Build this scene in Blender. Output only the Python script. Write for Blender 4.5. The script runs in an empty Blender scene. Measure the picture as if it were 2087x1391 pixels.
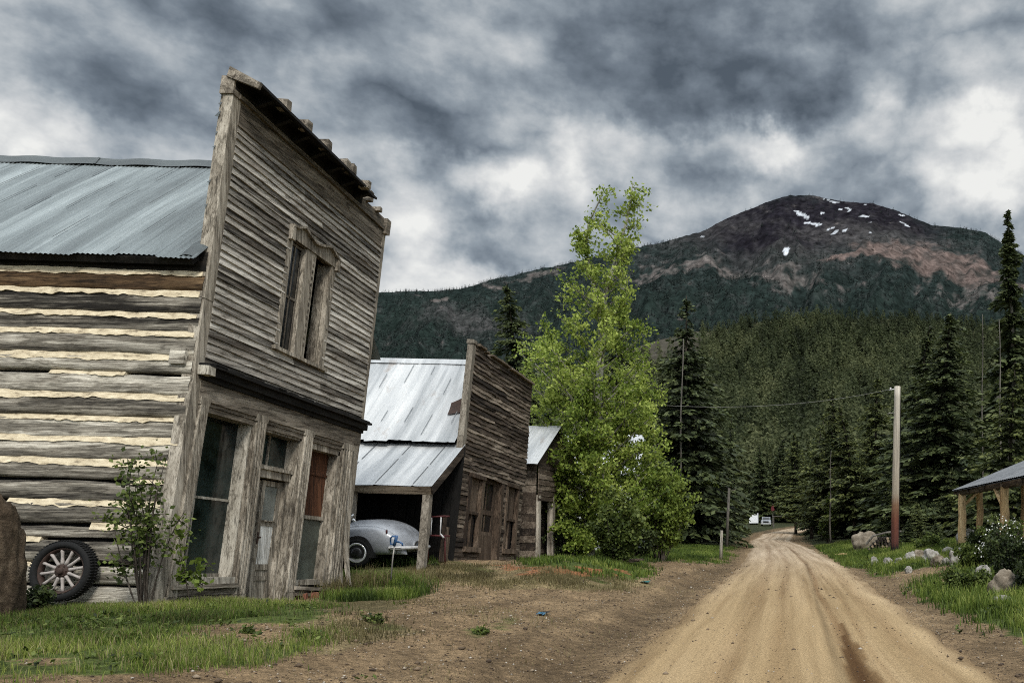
import bpy, math, random
import numpy as np
from mathutils import Vector

random.seed(7)
RNG = np.random.default_rng(11)
SC = bpy.context.scene
COL = SC.collection
FOC, HOR, VPX, EYE = 1800.0, 1070.0, 1600.0, 1.75      # lens in photo pixels, horizon row, vanishing column, eye height


# ------------------------------------------------------------------ numeric helpers
def sstep(a, b, x):
    t = np.clip((np.asarray(x, float) - a) / (b - a), 0, 1)
    return t * t * (3 - 2 * t)


_TAB = np.random.default_rng(3).random((256, 256))


def vnoise(x, y, seed=0):
    x = np.asarray(x, float) + seed * 17.31
    y = np.asarray(y, float) + seed * 9.77
    xi = np.floor(x).astype(int)
    yi = np.floor(y).astype(int)
    fx, fy = x - xi, y - yi
    fx = fx * fx * (3 - 2 * fx)
    fy = fy * fy * (3 - 2 * fy)
    g = lambda i, j: _TAB[(xi + i) % 256, (yi + j) % 256]
    return (g(0, 0) * (1 - fx) + g(1, 0) * fx) * (1 - fy) + (g(0, 1) * (1 - fx) + g(1, 1) * fx) * fy


def fbm(x, y, octs=4, seed=0):
    x = np.asarray(x, float)
    y = np.asarray(y, float)
    s, a, n = 0, 0.5, 0
    for o in range(octs):
        s = s + a * vnoise(x * 2 ** o, y * 2 ** o, seed + o * 3)
        n += a
        a *= 0.5
    return s / n


def in_poly(px, py, poly):
    px = np.asarray(px, float)
    py = np.asarray(py, float)
    r = np.zeros(px.shape, bool)
    n = len(poly)
    for i in range(n):
        x0, y0 = poly[i]
        x1, y1 = poly[(i + 1) % n]
        c = (y0 > py) != (y1 > py)
        xx = (x1 - x0) * (py - y0) / ((y1 - y0) if y1 != y0 else 1e-9) + x0
        r ^= c & (px < xx)
    return r


# ------------------------------------------------------------------ tagging and mesh building
def tag(o, label=None, cat=None, group=None, kind=None):
    if label: o['label'] = label
    if cat: o['category'] = cat
    if group: o['group'] = group
    if kind: o['kind'] = kind
    return o


def thing(name, label, cat, loc=(0, 0, 0), group=None, rz=0.0):
    o = bpy.data.objects.new(name, None)
    o.empty_display_size = 0.3
    COL.objects.link(o)
    o.location = loc
    o.rotation_euler = (0, 0, rz)
    return tag(o, label, cat, group)


def wloc(o):
    p = Vector(o.location)
    while o.parent:
        o = o.parent
        p = p + Vector(o.location)
    return p


def link(name, me, parent=None):
    o = bpy.data.objects.new(name, me)
    COL.objects.link(o)
    if parent: o.parent = parent
    return o


def npmesh(name, V, F, mat, tone=None, col=None, smooth=False, uv=None):
    V = np.asarray(V, np.float32)
    F = np.asarray(F, np.int32)
    me = bpy.data.meshes.new(name)
    k = F.shape[1]
    me.vertices.add(len(V))
    me.vertices.foreach_set('co', V.ravel())
    me.loops.add(F.size)
    me.loops.foreach_set('vertex_index', F.ravel())
    me.polygons.add(len(F))
    me.polygons.foreach_set('loop_start', np.arange(0, F.size, k, dtype=np.int32))
    me.polygons.foreach_set('loop_total', np.full(len(F), k, dtype=np.int32))
    if smooth: me.polygons.foreach_set('use_smooth', np.ones(len(F), bool))
    if tone is not None:
        a = me.attributes.new('tone', 'FLOAT', 'POINT')
        a.data.foreach_set('value', np.asarray(tone, np.float32))
    if col is not None:
        a = me.attributes.new('Col', 'FLOAT_COLOR', 'POINT')
        c = np.ones((len(V), 4), np.float32)
        c[:, :3] = col
        a.data.foreach_set('color', c.ravel())
    if uv is not None:
        l = me.uv_layers.new(name='UVMap')
        l.data.foreach_set('uv', np.asarray(uv, np.float32)[F.ravel()].ravel())
    me.materials.append(mat)
    me.update(calc_edges=True)
    me.validate()
    return me


ident = lambda a, b, c: (a, b, c)


class MB:
    """collects boxes, boards, tubes into one mesh; every piece carries its own tone"""
    def __init__(s):
        s.v, s.f, s.t = [], [], []

    def add(s, vs, fs, tone=0.5):
        b = len(s.v)
        s.v += [tuple(p) for p in vs]
        s.f += [tuple(b + i for i in f) for f in fs]
        s.t += [tone] * len(vs) if not hasattr(tone, '__len__') else list(tone)

    def box(s, m, a0, a1, b0, b1, c0, c1, tone=None, jit=0.0):
        if tone is None: tone = random.random()
        j = lambda: random.uniform(-jit, jit)
        vs = [m(a + j(), b + j(), c + j()) for a in (a0, a1) for b in (b0, b1) for c in (c0, c1)]
        s.add(vs, [(0, 1, 3, 2), (4, 6, 7, 5), (0, 4, 5, 1), (2, 3, 7, 6), (0, 2, 6, 4), (1, 5, 7, 3)], tone)

    def board(s, m, u0, u1, w0, w1, d0, d1, n=6, jw=0.004, jd=0.004, tone=None, lap=0.0, sag=0.0):
        """long board along the first axis, warped at n stations; lap pushes the lower edge outwards"""
        if tone is None: tone = random.random()
        vs = []
        o1 = random.uniform(-jw, jw)
        for i in range(n + 1):
            u = u0 + (u1 - u0) * i / n
            a, b, c = (random.uniform(-jw, jw) for _ in range(3))
            e = random.uniform(-jd, jd)
            sg = -sag * 4 * (i / n) * (1 - i / n)
            vs += [m(u, w0 + a * .6 + o1 + sg, d0), m(u, w0 + a + o1 + sg, d1 + e + lap), m(u, w1 + b * .6 + o1 + sg, d1 + e * .5), m(u, w1 + b * .6 + o1 + sg, d0)]
        fs = []
        for i in range(n):
            p, q = i * 4, i * 4 + 4
            for k in range(4):
                fs.append((p + k, p + (k + 1) % 4, q + (k + 1) % 4, q + k))
        fs += [(3, 2, 1, 0), (n * 4, n * 4 + 1, n * 4 + 2, n * 4 + 3)]
        s.add(vs, fs, tone)

    def tube(s, pts, rads, sides=8, tone=0.5, cap=True):
        pts = [Vector(p) for p in pts]
        if not hasattr(rads, '__len__'): rads = [rads] * len(pts)
        vs, fs = [], []
        for i, p in enumerate(pts):
            d = (pts[min(i + 1, len(pts) - 1)] - pts[max(i - 1, 0)])
            d = d.normalized() if d.length > 1e-9 else Vector((0, 0, 1))
            up = Vector((0, 0, 1)) if abs(d.z) < 0.92 else Vector((0, 1, 0))
            x = d.cross(up).normalized()
            y = x.cross(d).normalized()
            for k in range(sides):
                an = 2 * math.pi * k / sides
                vs.append(p + (x * math.cos(an) + y * math.sin(an)) * rads[i])
        for i in range(len(pts) - 1):
            for k in range(sides):
                a, b = i * sides + k, i * sides + (k + 1) % sides
                fs.append((a, b, b + sides, a + sides))
        if cap:
            fs.append(tuple(range(sides - 1, -1, -1)))
            fs.append(tuple(range((len(pts) - 1) * sides, len(pts) * sides)))
        s.add(vs, fs, tone)

    def lathe(s, m, prof, n=32, tone=0.5, closed=False):
        """profile of (radius, axial) revolved: m(x, y, axial)"""
        vs, fs = [], []
        k = len(prof)
        for i in range(n):
            an = 2 * math.pi * i / n
            for r, a in prof: vs.append(m(r * math.cos(an), r * math.sin(an), a))
        for i in range(n):
            j = (i + 1) % n
            for q in range(k if closed else k - 1):
                r = (q + 1) % k
                fs.append((i * k + q, j * k + q, j * k + r, i * k + r))
        s.add(vs, fs, tone)

    def poly(s, m, pts, c0, c1, tone=0.5):
        """flat polygon (a,b) extruded from c0 to c1"""
        n = len(pts)
        vs = [m(a, b, c0) for a, b in pts] + [m(a, b, c1) for a, b in pts]
        fs = [tuple(range(n - 1, -1, -1)), tuple(range(n, 2 * n))] + [(i, (i + 1) % n, n + (i + 1) % n, n + i) for i in range(n)]
        s.add(vs, fs, tone)

    def grid(s, f, nu, nv, tone=0.5):
        vs = [f(i / nu, j / nv) for i in range(nu + 1) for j in range(nv + 1)]
        fs = [(i * (nv + 1) + j, (i + 1) * (nv + 1) + j, (i + 1) * (nv + 1) + j + 1, i * (nv + 1) + j + 1) for i in range(nu) for j in range(nv)]
        s.add(vs, fs, tone)

    def build(s, name, mat, parent=None, smooth=False, label=None):
        o0 = wloc(parent) if parent else Vector((0, 0, 0))
        me = bpy.data.meshes.new(name)
        me.from_pydata([tuple(Vector(p) - o0) for p in s.v], [], s.f)
        a = me.attributes.new('tone', 'FLOAT', 'POINT')
        a.data.foreach_set('value', np.asarray(s.t, np.float32))
        if smooth: me.polygons.foreach_set('use_smooth', np.ones(len(me.polygons), bool))
        me.materials.append(mat)
        me.update()
        o = link(name, me, parent)
        if label: o['label'] = label
        return o


# ------------------------------------------------------------------ materials
def newmat(name):
    m = bpy.data.materials.new(name)
    m.use_nodes = True
    nt = m.node_tree
    b = nt.nodes['Principled BSDF']
    return m, nt, b


def N(nt, t, **kw):
    n = nt.nodes.new(t)
    for k, v in kw.items(): setattr(n, k, v)
    return n


def noise_node(nt, vec, scale, detail=6, rough=0.6, dist=0.0):
    n = N(nt, 'ShaderNodeTexNoise')
    n.inputs['Scale'].default_value = scale
    n.inputs['Detail'].default_value = detail
    n.inputs['Roughness'].default_value = rough
    n.inputs['Distortion'].default_value = dist
    if vec is not None: nt.links.new(vec, n.inputs['Vector'])
    return n


def mapped(nt, scale, coord='Object'):
    tc = N(nt, 'ShaderNodeTexCoord')
    mp = N(nt, 'ShaderNodeMapping')
    mp.inputs['Scale'].default_value = scale
    nt.links.new(tc.outputs[coord], mp.inputs['Vector'])
    return mp.outputs['Vector']


def ramp(nt, fac, stops):
    r = N(nt, 'ShaderNodeValToRGB')
    e = r.color_ramp.elements
    while len(e) > 1: e.remove(e[-1])
    e[0].position, e[0].color = stops[0][0], (*stops[0][1], 1)
    for p, c in stops[1:]:
        q = e.new(p)
        q.color = (*c, 1)
    nt.links.new(fac, r.inputs['Fac'])
    return r.outputs['Color']


def math_n(nt, op, a, b=None, clamp=False):
    n = N(nt, 'ShaderNodeMath', operation=op, use_clamp=clamp)
    for i, x in enumerate((a, b)):
        if x is None: continue
        if isinstance(x, (int, float)): n.inputs[i].default_value = x
        else: nt.links.new(x, n.inputs[i])
    return n.outputs[0]


def mixc(nt, fac, a, b, mode='MIX'):
    n = N(nt, 'ShaderNodeMix', data_type='RGBA', blend_type=mode)
    for s, x in ((n.inputs[0], fac), (n.inputs[6], a), (n.inputs[7], b)):
        if isinstance(x, (int, float)): s.default_value = x
        elif isinstance(x, tuple): s.default_value = (*x, 1)
        else: nt.links.new(x, s)
    return n.outputs[2]


def bump(nt, b, h, strength=0.4, dist=0.02):
    n = N(nt, 'ShaderNodeBump')
    n.inputs['Strength'].default_value = strength
    n.inputs['Distance'].default_value = dist
    nt.links.new(h, n.inputs['Height'])
    nt.links.new(n.outputs[0], b.inputs['Normal'])


def attr(nt, name, out='Fac'):
    n = N(nt, 'ShaderNodeAttribute', attribute_name=name)
    return n.outputs[out]


def grey(v, w=0.0): return (v * (1 + w), v, v * (1 - w))


def wood(name, dark, mid, light, grain, blotch=0.9, tone_amt=0.5, stain=None, stain_amt=0.0, rough=0.85, bstr=0.5, contrast=1.0, checks=0.6):
    """weathered timber: fine grain along one axis, blotches, a tone per board, optional stain"""
    m, nt, b = newmat(name)
    v = mapped(nt, grain)
    g = noise_node(nt, v, 1.0, 9, 0.72, 0.1)
    v2 = mapped(nt, tuple(0.25 * x + 0.15 for x in grain))
    g2 = noise_node(nt, v2, blotch, 6, 0.62, 0.15)
    t = attr(nt, 'tone')
    f = math_n(nt, 'ADD', math_n(nt, 'MULTIPLY', g.outputs['Fac'], 0.62 * contrast), math_n(nt, 'MULTIPLY', g2.outputs['Fac'], 0.62 * contrast))
    f = math_n(nt, 'ADD', f, math_n(nt, 'MULTIPLY', math_n(nt, 'SUBTRACT', t, 0.5), tone_amt * 0.45))
    off = 0.5 - 0.62 * contrast
    f = math_n(nt, 'ADD', f, off)
    c = ramp(nt, f, [(0.27, dark), (0.5, mid), (0.72, light)])
    if stain:
        s = noise_node(nt, mapped(nt, tuple(0.16 * x + 0.55 for x in grain)), 1.3, 5, 0.65, 0.3)
        sf = math_n(nt, 'MULTIPLY', ramp(nt, s.outputs['Fac'], [(0.45, (0, 0, 0)), (0.68, (1, 1, 1))]), stain_amt)
        c = mixc(nt, sf, c, stain)
    # deep cracks
    k = noise_node(nt, mapped(nt, tuple(x * 1.6 for x in grain)), 0.9, 3, 0.5, 0.1)
    kf = ramp(nt, k.outputs['Fac'], [(0.30, (0.25, 0.25, 0.25)), (0.38, (1, 1, 1))])
    c = mixc(nt, 0.8, c, kf, 'MULTIPLY')
    kn = noise_node(nt, mapped(nt, tuple(2.2 + .32 * x for x in grain)), 1.0, 4, 0.6)
    c = mixc(nt, .6, c, ramp(nt, kn.outputs['Fac'], [(.60, (1, 1, 1)), (.70, (.22, .19, .16))]), 'MULTIPLY')
    # hairline checks that follow the grain
    kl = math_n(nt, 'ABSOLUTE', math_n(nt, 'SUBTRACT', g2.outputs['Fac'], .5))
    kl2 = math_n(nt, 'ABSOLUTE', math_n(nt, 'SUBTRACT', k.outputs['Fac'], .52))
    c = mixc(nt, checks, c, ramp(nt, kl, [(0.0, (.10, .09, .08)), (.012, (.35, .33, .3)), (.028, (1, 1, 1))]), 'MULTIPLY')
    c = mixc(nt, checks, c, ramp(nt, kl2, [(0.0, (.2, .18, .16)), (.014, (.5, .48, .45)), (.03, (1, 1, 1))]), 'MULTIPLY')
    nt.links.new(c, b.inputs['Base Color'])
    b.inputs['Roughness'].default_value = rough
    b.inputs['Specular IOR Level'].default_value = 0.2
    bump(nt, b, math_n(nt, 'ADD', g.outputs['Fac'], g2.outputs['Fac']), bstr, 0.012)
    return m


GX, GY, GZ = (.9, 19, 19), (19, .9, 19), (19, 19, .9)
M = {}
M['siding'] = wood('weathered siding', (.038, .034, .029), (.305, .283, .248), (.56, .53, .475), GY, 0.8, 0.8, (.15, .12, .09), 0.4, contrast=1.25)
M['trim_y'] = wood('weathered trim lengthwise', (.034, .028, .021), (.19, .162, .128), (.38, .335, .275), GY, 0.9, 0.5, (.05, .045, .035), 0.5, contrast=1.3)
M['trim_z'] = wood('weathered trim upright', (.040, .034, .027), (.265, .235, .19), (.50, .455, .38), GZ, 0.9, 0.5, (.10, .078, .054), 0.5, contrast=1.3)
M['soffit'] = wood('near-black timber', (.004, .004, .004), (.012, .011, .010), (.03, .026, .022), GY, 0.9, 0.3)  # near-black boards of the cornices and eaves
M['log'] = wood('hewn log', (.014, .012, .010), (.24, .217, .178), (.60, .56, .475), (1.1, 13, 22), 1.2, 0.9, (.022, .019, .015), 0.70, contrast=1.6, bstr=0.9)
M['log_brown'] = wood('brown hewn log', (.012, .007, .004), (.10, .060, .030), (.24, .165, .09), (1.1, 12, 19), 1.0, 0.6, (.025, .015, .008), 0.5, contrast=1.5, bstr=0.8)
M['log_black'] = wood('near-black log', (.003, .003, .003), (.012, .010, .008), (.05, .042, .034), (1.6, 13, 22), 1.0, 0.6, contrast=1.2, bstr=0.6)  # near-black log at the top of the wall
M['brown_siding'] = wood('dark brown siding', (.014, .010, .008), (.088, .067, .050), (.25, .205, .16), GY, 0.8, 0.9, (.035, .022, .014), 0.6, contrast=1.2)
M['brown_z'] = wood('dark brown upright board', (.018, .012, .009), (.080, .056, .039), (.165, .125, .092), GZ, 0.9, 0.7, (.03, .02, .013), 0.5)
M['grey_z'] = wood('grey post', (.05, .042, .034), (.16, .14, .112), (.29, .26, .215), GZ, 0.9, 0.5)
M['grey_x'] = wood('grey beam', (.04, .032, .024), (.15, .118, .085), (.27, .225, .17), GX, 0.9, 0.5)
M['black'] = wood('shade-black boards', (.002, .002, .002), (.005, .0045, .004), (.012, .010, .009), GZ, 0.9, 0.5)  # near-black colour stands in for shade inside and under the lean-to
M['rust_board'] = wood('rust red board', (.024, .010, .006), (.080, .032, .015), (.14, .060, .030), GZ, 0.9, 0.5)
M['white_board'] = wood('peeling white paint', (.26, .25, .23), (.68, .68, .65), (.85, .85, .83), GZ, 1.4, 0.4, (.17, .15, .12), 0.5)
M['pale_board'] = wood('pale peeled board', (.11, .10, .085), (.34, .315, .265), (.55, .515, .44), GZ, 1.2, 0.5, (.13, .11, .08), 0.6)
M['pale_log'] = wood('peeled yellow log', (.22, .135, .06), (.56, .39, .20), (.74, .57, .34), GZ, 0.9, 0.5, checks=.3)
M['bark'] = wood('grey bark', (.015, .012, .010), (.055, .045, .036), (.12, .105, .088), (9, 9, 2.2), 1.2, 0.5)
M['pale_bark'] = wood('pale aspen bark', (.08, .075, .06), (.26, .25, .20), (.42, .41, .35), (6, 6, 5), 1.2, 0.5)
M['snag'] = wood('bleached dead wood', (.04, .037, .032), (.12, .11, .095), (.22, .205, .18), GZ, 1.0, 0.4)


def chink_mat():
    m, nt, b = newmat('cream chinking')
    n = noise_node(nt, mapped(nt, (5, 9, 12)), 1.4, 6, 0.65)
    c = ramp(nt, n.outputs['Fac'], [(0.30, (.13, .10, .065)), (0.44, (.46, .385, .26)), (0.7, (.68, .595, .43))])
    nt.links.new(c, b.inputs['Base Color'])
    b.inputs['Roughness'].default_value = 0.9
    bump(nt, b, n.outputs['Fac'], 0.5, 0.02)
    return m


def metal_mat(name, a, bcol, c3, streak, metallic=0.35, rough=0.5, rust=0.0):
    m, nt, b = newmat(name)
    n1 = noise_node(nt, mapped(nt, streak), 1.0, 7, 0.62, 0.15)
    n2 = noise_node(nt, mapped(nt, (60, 60, 60)), 1.0, 3, 0.7)
    f = math_n(nt, 'ADD', math_n(nt, 'MULTIPLY', n1.outputs['Fac'], 0.75), math_n(nt, 'MULTIPLY', n2.outputs['Fac'], 0.25))
    f = math_n(nt, 'ADD', f, math_n(nt, 'MULTIPLY', math_n(nt, 'SUBTRACT', attr(nt, 'tone'), 0.5), 0.16))
    c = ramp(nt, f, [(0.32, a), (0.5, bcol), (0.68, c3)])
    if rust:
        r = noise_node(nt, mapped(nt, (1.5, 0.6, 0.6)), 1.2, 8, 0.7)
        c = mixc(nt, math_n(nt, 'MULTIPLY', ramp(nt, r.outputs['Fac'], [(0.60, (0, 0, 0)), (0.72, (1, 1, 1))]), rust), c, (.20, .13, .08))
    seam = math_n(nt, 'MINIMUM', math_n(nt, 'ADD', math_n(nt, 'MULTIPLY', attr(nt, 'tone'), .35), 1.0), 1.0)
    sc_ = N(nt, 'ShaderNodeCombineColor')
    for i in range(3): nt.links.new(seam, sc_.inputs[i])
    c = mixc(nt, 1.0, c, sc_.outputs[0], 'MULTIPLY')
    nt.links.new(c, b.inputs['Base Color'])
    b.inputs['Metallic'].default_value = metallic
    b.inputs['Roughness'].default_value = rough
    bump(nt, b, n2.outputs['Fac'], 0.08, 0.004)
    return m


M['chink'] = chink_mat()
M['roof_blue'] = metal_mat('blue grey corrugated steel', (.078, .092, .096), (.155, .180, .185), (.27, .305, .31), (3.2, 0.25, 0.25), 0.25, 0.55)
M['roof_cap'] = metal_mat('dark ridge flashing', (.032, .039, .040), (.052, .062, .063), (.085, .10, .10), (1, 2, 2), 0.25, 0.55)
M['roof_white'] = metal_mat('pale galvanised sheet', (.22, .235, .245), (.385, .40, .41), (.55, .56, .56), (3.6, 0.25, 0.25), 0.0, 0.6, 0.5)
M['roof_grey'] = metal_mat('grey sheet roof', (.10, .103, .108), (.155, .16, .166), (.22, .225, .232), (2, 0.5, 0.5), 0.2, 0.5)


def plain(name, c, rough=0.6, metallic=0.0, var=0.25, scale=8, spec=0.5, coat=0.0):
    m, nt, b = newmat(name)
    n = noise_node(nt, mapped(nt, (1, 1, 1)), scale, 6, 0.65)
    lo = tuple(x * (1 - var) for x in c)
    hi = tuple(min(1, x * (1 + var)) for x in c)
    nt.links.new(ramp(nt, n.outputs['Fac'], [(0.3, lo), (0.7, hi)]), b.inputs['Base Color'])
    nt.links.new(ramp(nt, n.outputs['Fac'], [(0.3, grey(max(0, rough - .1))), (0.7, grey(min(1, rough + .1)))]), b.inputs['Roughness'])
    b.inputs['Metallic'].default_value = metallic
    b.inputs['Specular IOR Level'].default_value = spec
    b.inputs['Coat Weight'].default_value = coat
    bump(nt, b, n.outputs['Fac'], 0.1, 0.01)
    return m


M['glass_teal'] = plain('dusty dark teal glass', (.006, .013, .013), 0.14, 0, 0.95, 1.6, 0.5)
M['glass_grey'] = plain('dusty grey green glass', (.060, .068, .055), 0.5, 0, 0.45, 3, 0.4)
M['glass_black'] = plain('black window glass', (.006, .007, .008), 0.15, 0, 0.3, 3)
M['curtain'] = plain('grey dusty door glass', (.15, .16, .145), 0.5, 0, 0.3, 4, 0.3)
M['rubber'] = plain('old black rubber', (.010, .010, .010), 0.8, 0, 0.4, 20, 0.2)
M['rust'] = plain('dark rusty steel', (.045, .028, .022), 0.75, 0.2, 0.5, 14, 0.3)
M['spoke'] = plain('bleached wooden spoke', (.31, .28, .26), 0.8, 0, 0.3, 15, 0.2)
M['car_paint'] = plain('dull silver car paint', (.25, .265, .29), 0.38, 0.1, 0.28, 2.6, 0.5, 0.2)
M['chrome'] = plain('chrome', (.80, .80, .80), 0.2, 0.55, 0.1, 6)
M['hub_paint'] = plain('dark wheel steel', (.05, .05, .052), 0.4, 0.6, 0.3, 6)
M['car_dark'] = plain('black car interior', (.012, .012, .012), 0.7, 0, 0.3, 6, 0.3)
M['red_paint'] = plain('faded red paint', (.055, .010, .011), 0.6, 0, 0.4, 9, 0.3)
M['white_paint'] = plain('dull white paint', (.45, .45, .45), 0.6, 0, 0.25, 9, 0.3)
M['bright_white'] = plain('white trailer panel', (.72, .74, .76), 0.6, 0, 0.08, 4, 0.3)
M['blue_paint'] = plain('blue pump paint', (.030, .085, .20), 0.5, 0, 0.35, 12, 0.4)
M['steel'] = plain('galvanised pipe', (.26, .25, .23), 0.5, 0.5, 0.3, 12)
M['black_plastic'] = plain('black plastic bin', (.010, .011, .014), 0.45, 0, 0.3, 8, 0.4)
M['tarp'] = plain('blue grey tarpaulin', (.10, .14, .17), 0.6, 0, 0.4, 2.5, 0.3)
M['red_sign'] = plain('dark red sign paint', (.09, .012, .014), 0.6, 0, 0.3, 5, 0.3)
M['wire'] = plain('pale cable', (.15, .15, .14), 0.6, 0, 0.2, 5, 0.3)
M['brick'] = plain('weathered red brick', (.20, .085, .055), 0.9, 0, 0.5, 9, 0.2)
M['log_end'] = plain('cut log ends', (.26, .20, .14), 0.9, 0, 0.5, 4, 0.1)
M['litter'] = plain('blue plastic scrap', (.04, .11, .17), 0.6, 0, 0.5, 30, 0.3)
M['teal_litter'] = plain('teal plastic scrap', (.03, .13, .12), 0.6, 0, 0.5, 30, 0.3)
M['plaster'] = plain('dingy white wall', (.34, .35, .36), 0.85, 0, 0.25, 3, 0.2)


def rock_mat(name, lo, mid, hi, scale=4):
    m, nt, b = newmat(name)
    n = noise_node(nt, mapped(nt, (1, 1, 1)), scale, 10, 0.7, 0.3)
    n2 = noise_node(nt, mapped(nt, (1, 1, 1)), scale * .35, 5, 0.6)
    f = math_n(nt, 'ADD', math_n(nt, 'MULTIPLY', n.outputs['Fac'], .6), math_n(nt, 'MULTIPLY', n2.outputs['Fac'], .4))
    nt.links.new(ramp(nt, f, [(0.33, lo), (0.5, mid), (0.64, hi)]), b.inputs['Base Color'])
    b.inputs['Roughness'].default_value = 0.95
    b.inputs['Specular IOR Level'].default_value = 0.15
    bump(nt, b, n.outputs['Fac'], 0.9, 0.06)
    return m


M['rock'] = rock_mat('pale field stone', (.10, .095, .085), (.27, .255, .23), (.42, .40, .37))
M['rock_brown'] = rock_mat('coarse brown boulder', (.022, .016, .010), (.075, .054, .036), (.15, .115, .08), 9)
M['rock_tan'] = rock_mat('tan boulder', (.075, .06, .042), (.185, .155, .118), (.30, .26, .205), 4)


def foliage(name, dark, mid, light, trans=0.35, rough=0.6):
    m, nt, b = newmat(name)
    t = attr(nt, 'tone')
    oi = N(nt, 'ShaderNodeObjectInfo')
    n = noise_node(nt, mapped(nt, (1, 1, 1)), 0.9, 3, 0.6)
    f = math_n(nt, 'ADD', t, math_n(nt, 'MULTIPLY', math_n(nt, 'SUBTRACT', n.outputs['Fac'], .5), .5))
    f = math_n(nt, 'ADD', f, math_n(nt, 'MULTIPLY', math_n(nt, 'SUBTRACT', oi.outputs['Random'], .5), .18))
    c = ramp(nt, f, [(0.1, dark), (0.5, mid), (0.92, light)])
    nt.links.new(c, b.inputs['Base Color'])
    b.inputs['Roughness'].default_value = rough
    b.inputs['Specular IOR Level'].default_value = 0.25
    if trans:
        tr = N(nt, 'ShaderNodeBsdfTranslucent')
        nt.links.new(c, tr.inputs['Color'])
        mx = N(nt, 'ShaderNodeMixShader')
        mx.inputs[0].default_value = trans
        nt.links.new(b.outputs[0], mx.inputs[1])
        nt.links.new(tr.outputs[0], mx.inputs[2])
        nt.links.new(mx.outputs[0], nt.nodes['Material Output'].inputs['Surface'])
    return m


M['needles'] = foliage('dark spruce needles', (.007, .010, .004), (.038, .052, .020), (.108, .130, .046), 0.12)
M['needles_olive'] = foliage('olive pine needles', (.010, .014, .005), (.052, .066, .020), (.145, .162, .048), 0.15)
M['far_needles'] = foliage('far conifers', (.024, .031, .015), (.062, .076, .034), (.130, .142, .066), 0.45, 0.9)
M['mtn_needles'] = foliage('distant mountain conifers', (.006, .011, .011), (.016, .026, .023), (.048, .060, .052), 0.0, 0.9)
M['aspen'] = foliage('fresh aspen leaves', (.040, .068, .010), (.160, .228, .034), (.40, .47, .11), 0.4)
M['shrub'] = foliage('shrub leaves', (.016, .026, .006), (.070, .100, .020), (.19, .23, .06), 0.3)
M['shrub_dark'] = foliage('dark shrub leaves', (.006, .010, .004), (.028, .042, .012), (.08, .105, .032), 0.25)
M['shrub_light'] = foliage('light shrub leaves', (.03, .05, .008), (.11, .155, .024), (.23, .29, .06), 0.35)
M['grass'] = foliage('meadow grass', (.026, .045, .008), (.108, .160, .025), (.29, .32, .080), 0.3)
M['grass_dry'] = foliage('dry grass', (.06, .05, .022), (.17, .145, .065), (.34, .30, .16), 0.3)
M['petal'] = plain('white blossom', (.75, .75, .72), 0.7, 0, 0.1, 5, 0.2)


def ground_mat():
    m, nt, b = newmat('dirt and turf ground')
    c = attr(nt, 'Col', 'Color')
    n = noise_node(nt, mapped(nt, (1, 1, 1)), 9, 8, 0.72)
    n2 = noise_node(nt, mapped(nt, (1, 1, 1)), 55, 4, 0.7)
    k = ramp(nt, n.outputs['Fac'], [(0.3, grey(.42)), (0.5, grey(.95)), (0.68, grey(1.5))])
    k2 = ramp(nt, n2.outputs['Fac'], [(0.32, grey(.5)), (0.5, grey(1.0)), (0.66, grey(1.55))])
    c = mixc(nt, 1.0, c, k, 'MULTIPLY')
    c = mixc(nt, 1.0, c, k2, 'MULTIPLY')
    nt.links.new(c, b.inputs['Base Color'])
    b.inputs['Roughness'].default_value = 0.95
    b.inputs['Specular IOR Level'].default_value = 0.1
    bump(nt, b, math_n(nt, 'ADD', n.outputs['Fac'], math_n(nt, 'MULTIPLY', n2.outputs['Fac'], .5)), 0.7, 0.05)
    return m


def road_mat():
    m, nt, b = newmat('graded dirt road')
    c = attr(nt, 'Col', 'Color')
    tc = N(nt, 'ShaderNodeTexCoord')
    def uvn(sx, sy, sc, det, rg, ds=0.1):
        mp = N(nt, 'ShaderNodeMapping')
        mp.inputs['Scale'].default_value = (sx, sy, 1)
        nt.links.new(tc.outputs['UV'], mp.inputs['Vector'])
        return noise_node(nt, mp.outputs['Vector'], sc, det, rg, ds)
    streak = uvn(3.4, 0.06, 1.0, 6, 0.62, 0.15)
    patch = uvn(1.1, 0.07, 1.0, 5, 0.6)
    fine = noise_node(nt, mapped(nt, (1, 1, 1)), 40, 6, 0.75)
    k = ramp(nt, streak.outputs['Fac'], [(0.30, (.70, .66, .62)), (0.5, grey(1.0)), (0.7, grey(1.15))])
    k2 = ramp(nt, patch.outputs['Fac'], [(0.32, (.76, .74, .70)), (0.55, grey(1.0)), (0.7, (1.10, 1.12, 1.16))])
    k3 = ramp(nt, fine.outputs['Fac'], [(0.3, grey(.50)), (0.5, grey(1.0)), (0.68, grey(1.45))])
    for q in (k, k2, k3): c = mixc(nt, 1.0, c, q, 'MULTIPLY')
    nt.links.new(c, b.inputs['Base Color'])
    b.inputs['Roughness'].default_value = 0.95
    b.inputs['Specular IOR Level'].default_value = 0.1
    bump(nt, b, math_n(nt, 'ADD', streak.outputs['Fac'], math_n(nt, 'MULTIPLY', fine.outputs['Fac'], .5)), 0.6, 0.05)
    return m


def mountain_mat():
    m, nt, b = newmat('mountain rock, scree and forest floor')
    c = attr(nt, 'Col', 'Color')
    n = noise_node(nt, mapped(nt, (.03, .03, .03)), 1, 8, 0.75)
    c = mixc(nt, 1.0, c, ramp(nt, n.outputs['Fac'], [(0.34, grey(.4)), (0.5, grey(1.0)), (0.66, grey(1.7))]), 'MULTIPLY')
    nt.links.new(c, b.inputs['Base Color'])
    b.inputs['Roughness'].default_value = 1.0
    b.inputs['Specular IOR Level'].default_value = 0.0
    return m


M['ground'], M['road'], M['mountain'] = ground_mat(), road_mat(), mountain_mat()


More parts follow.
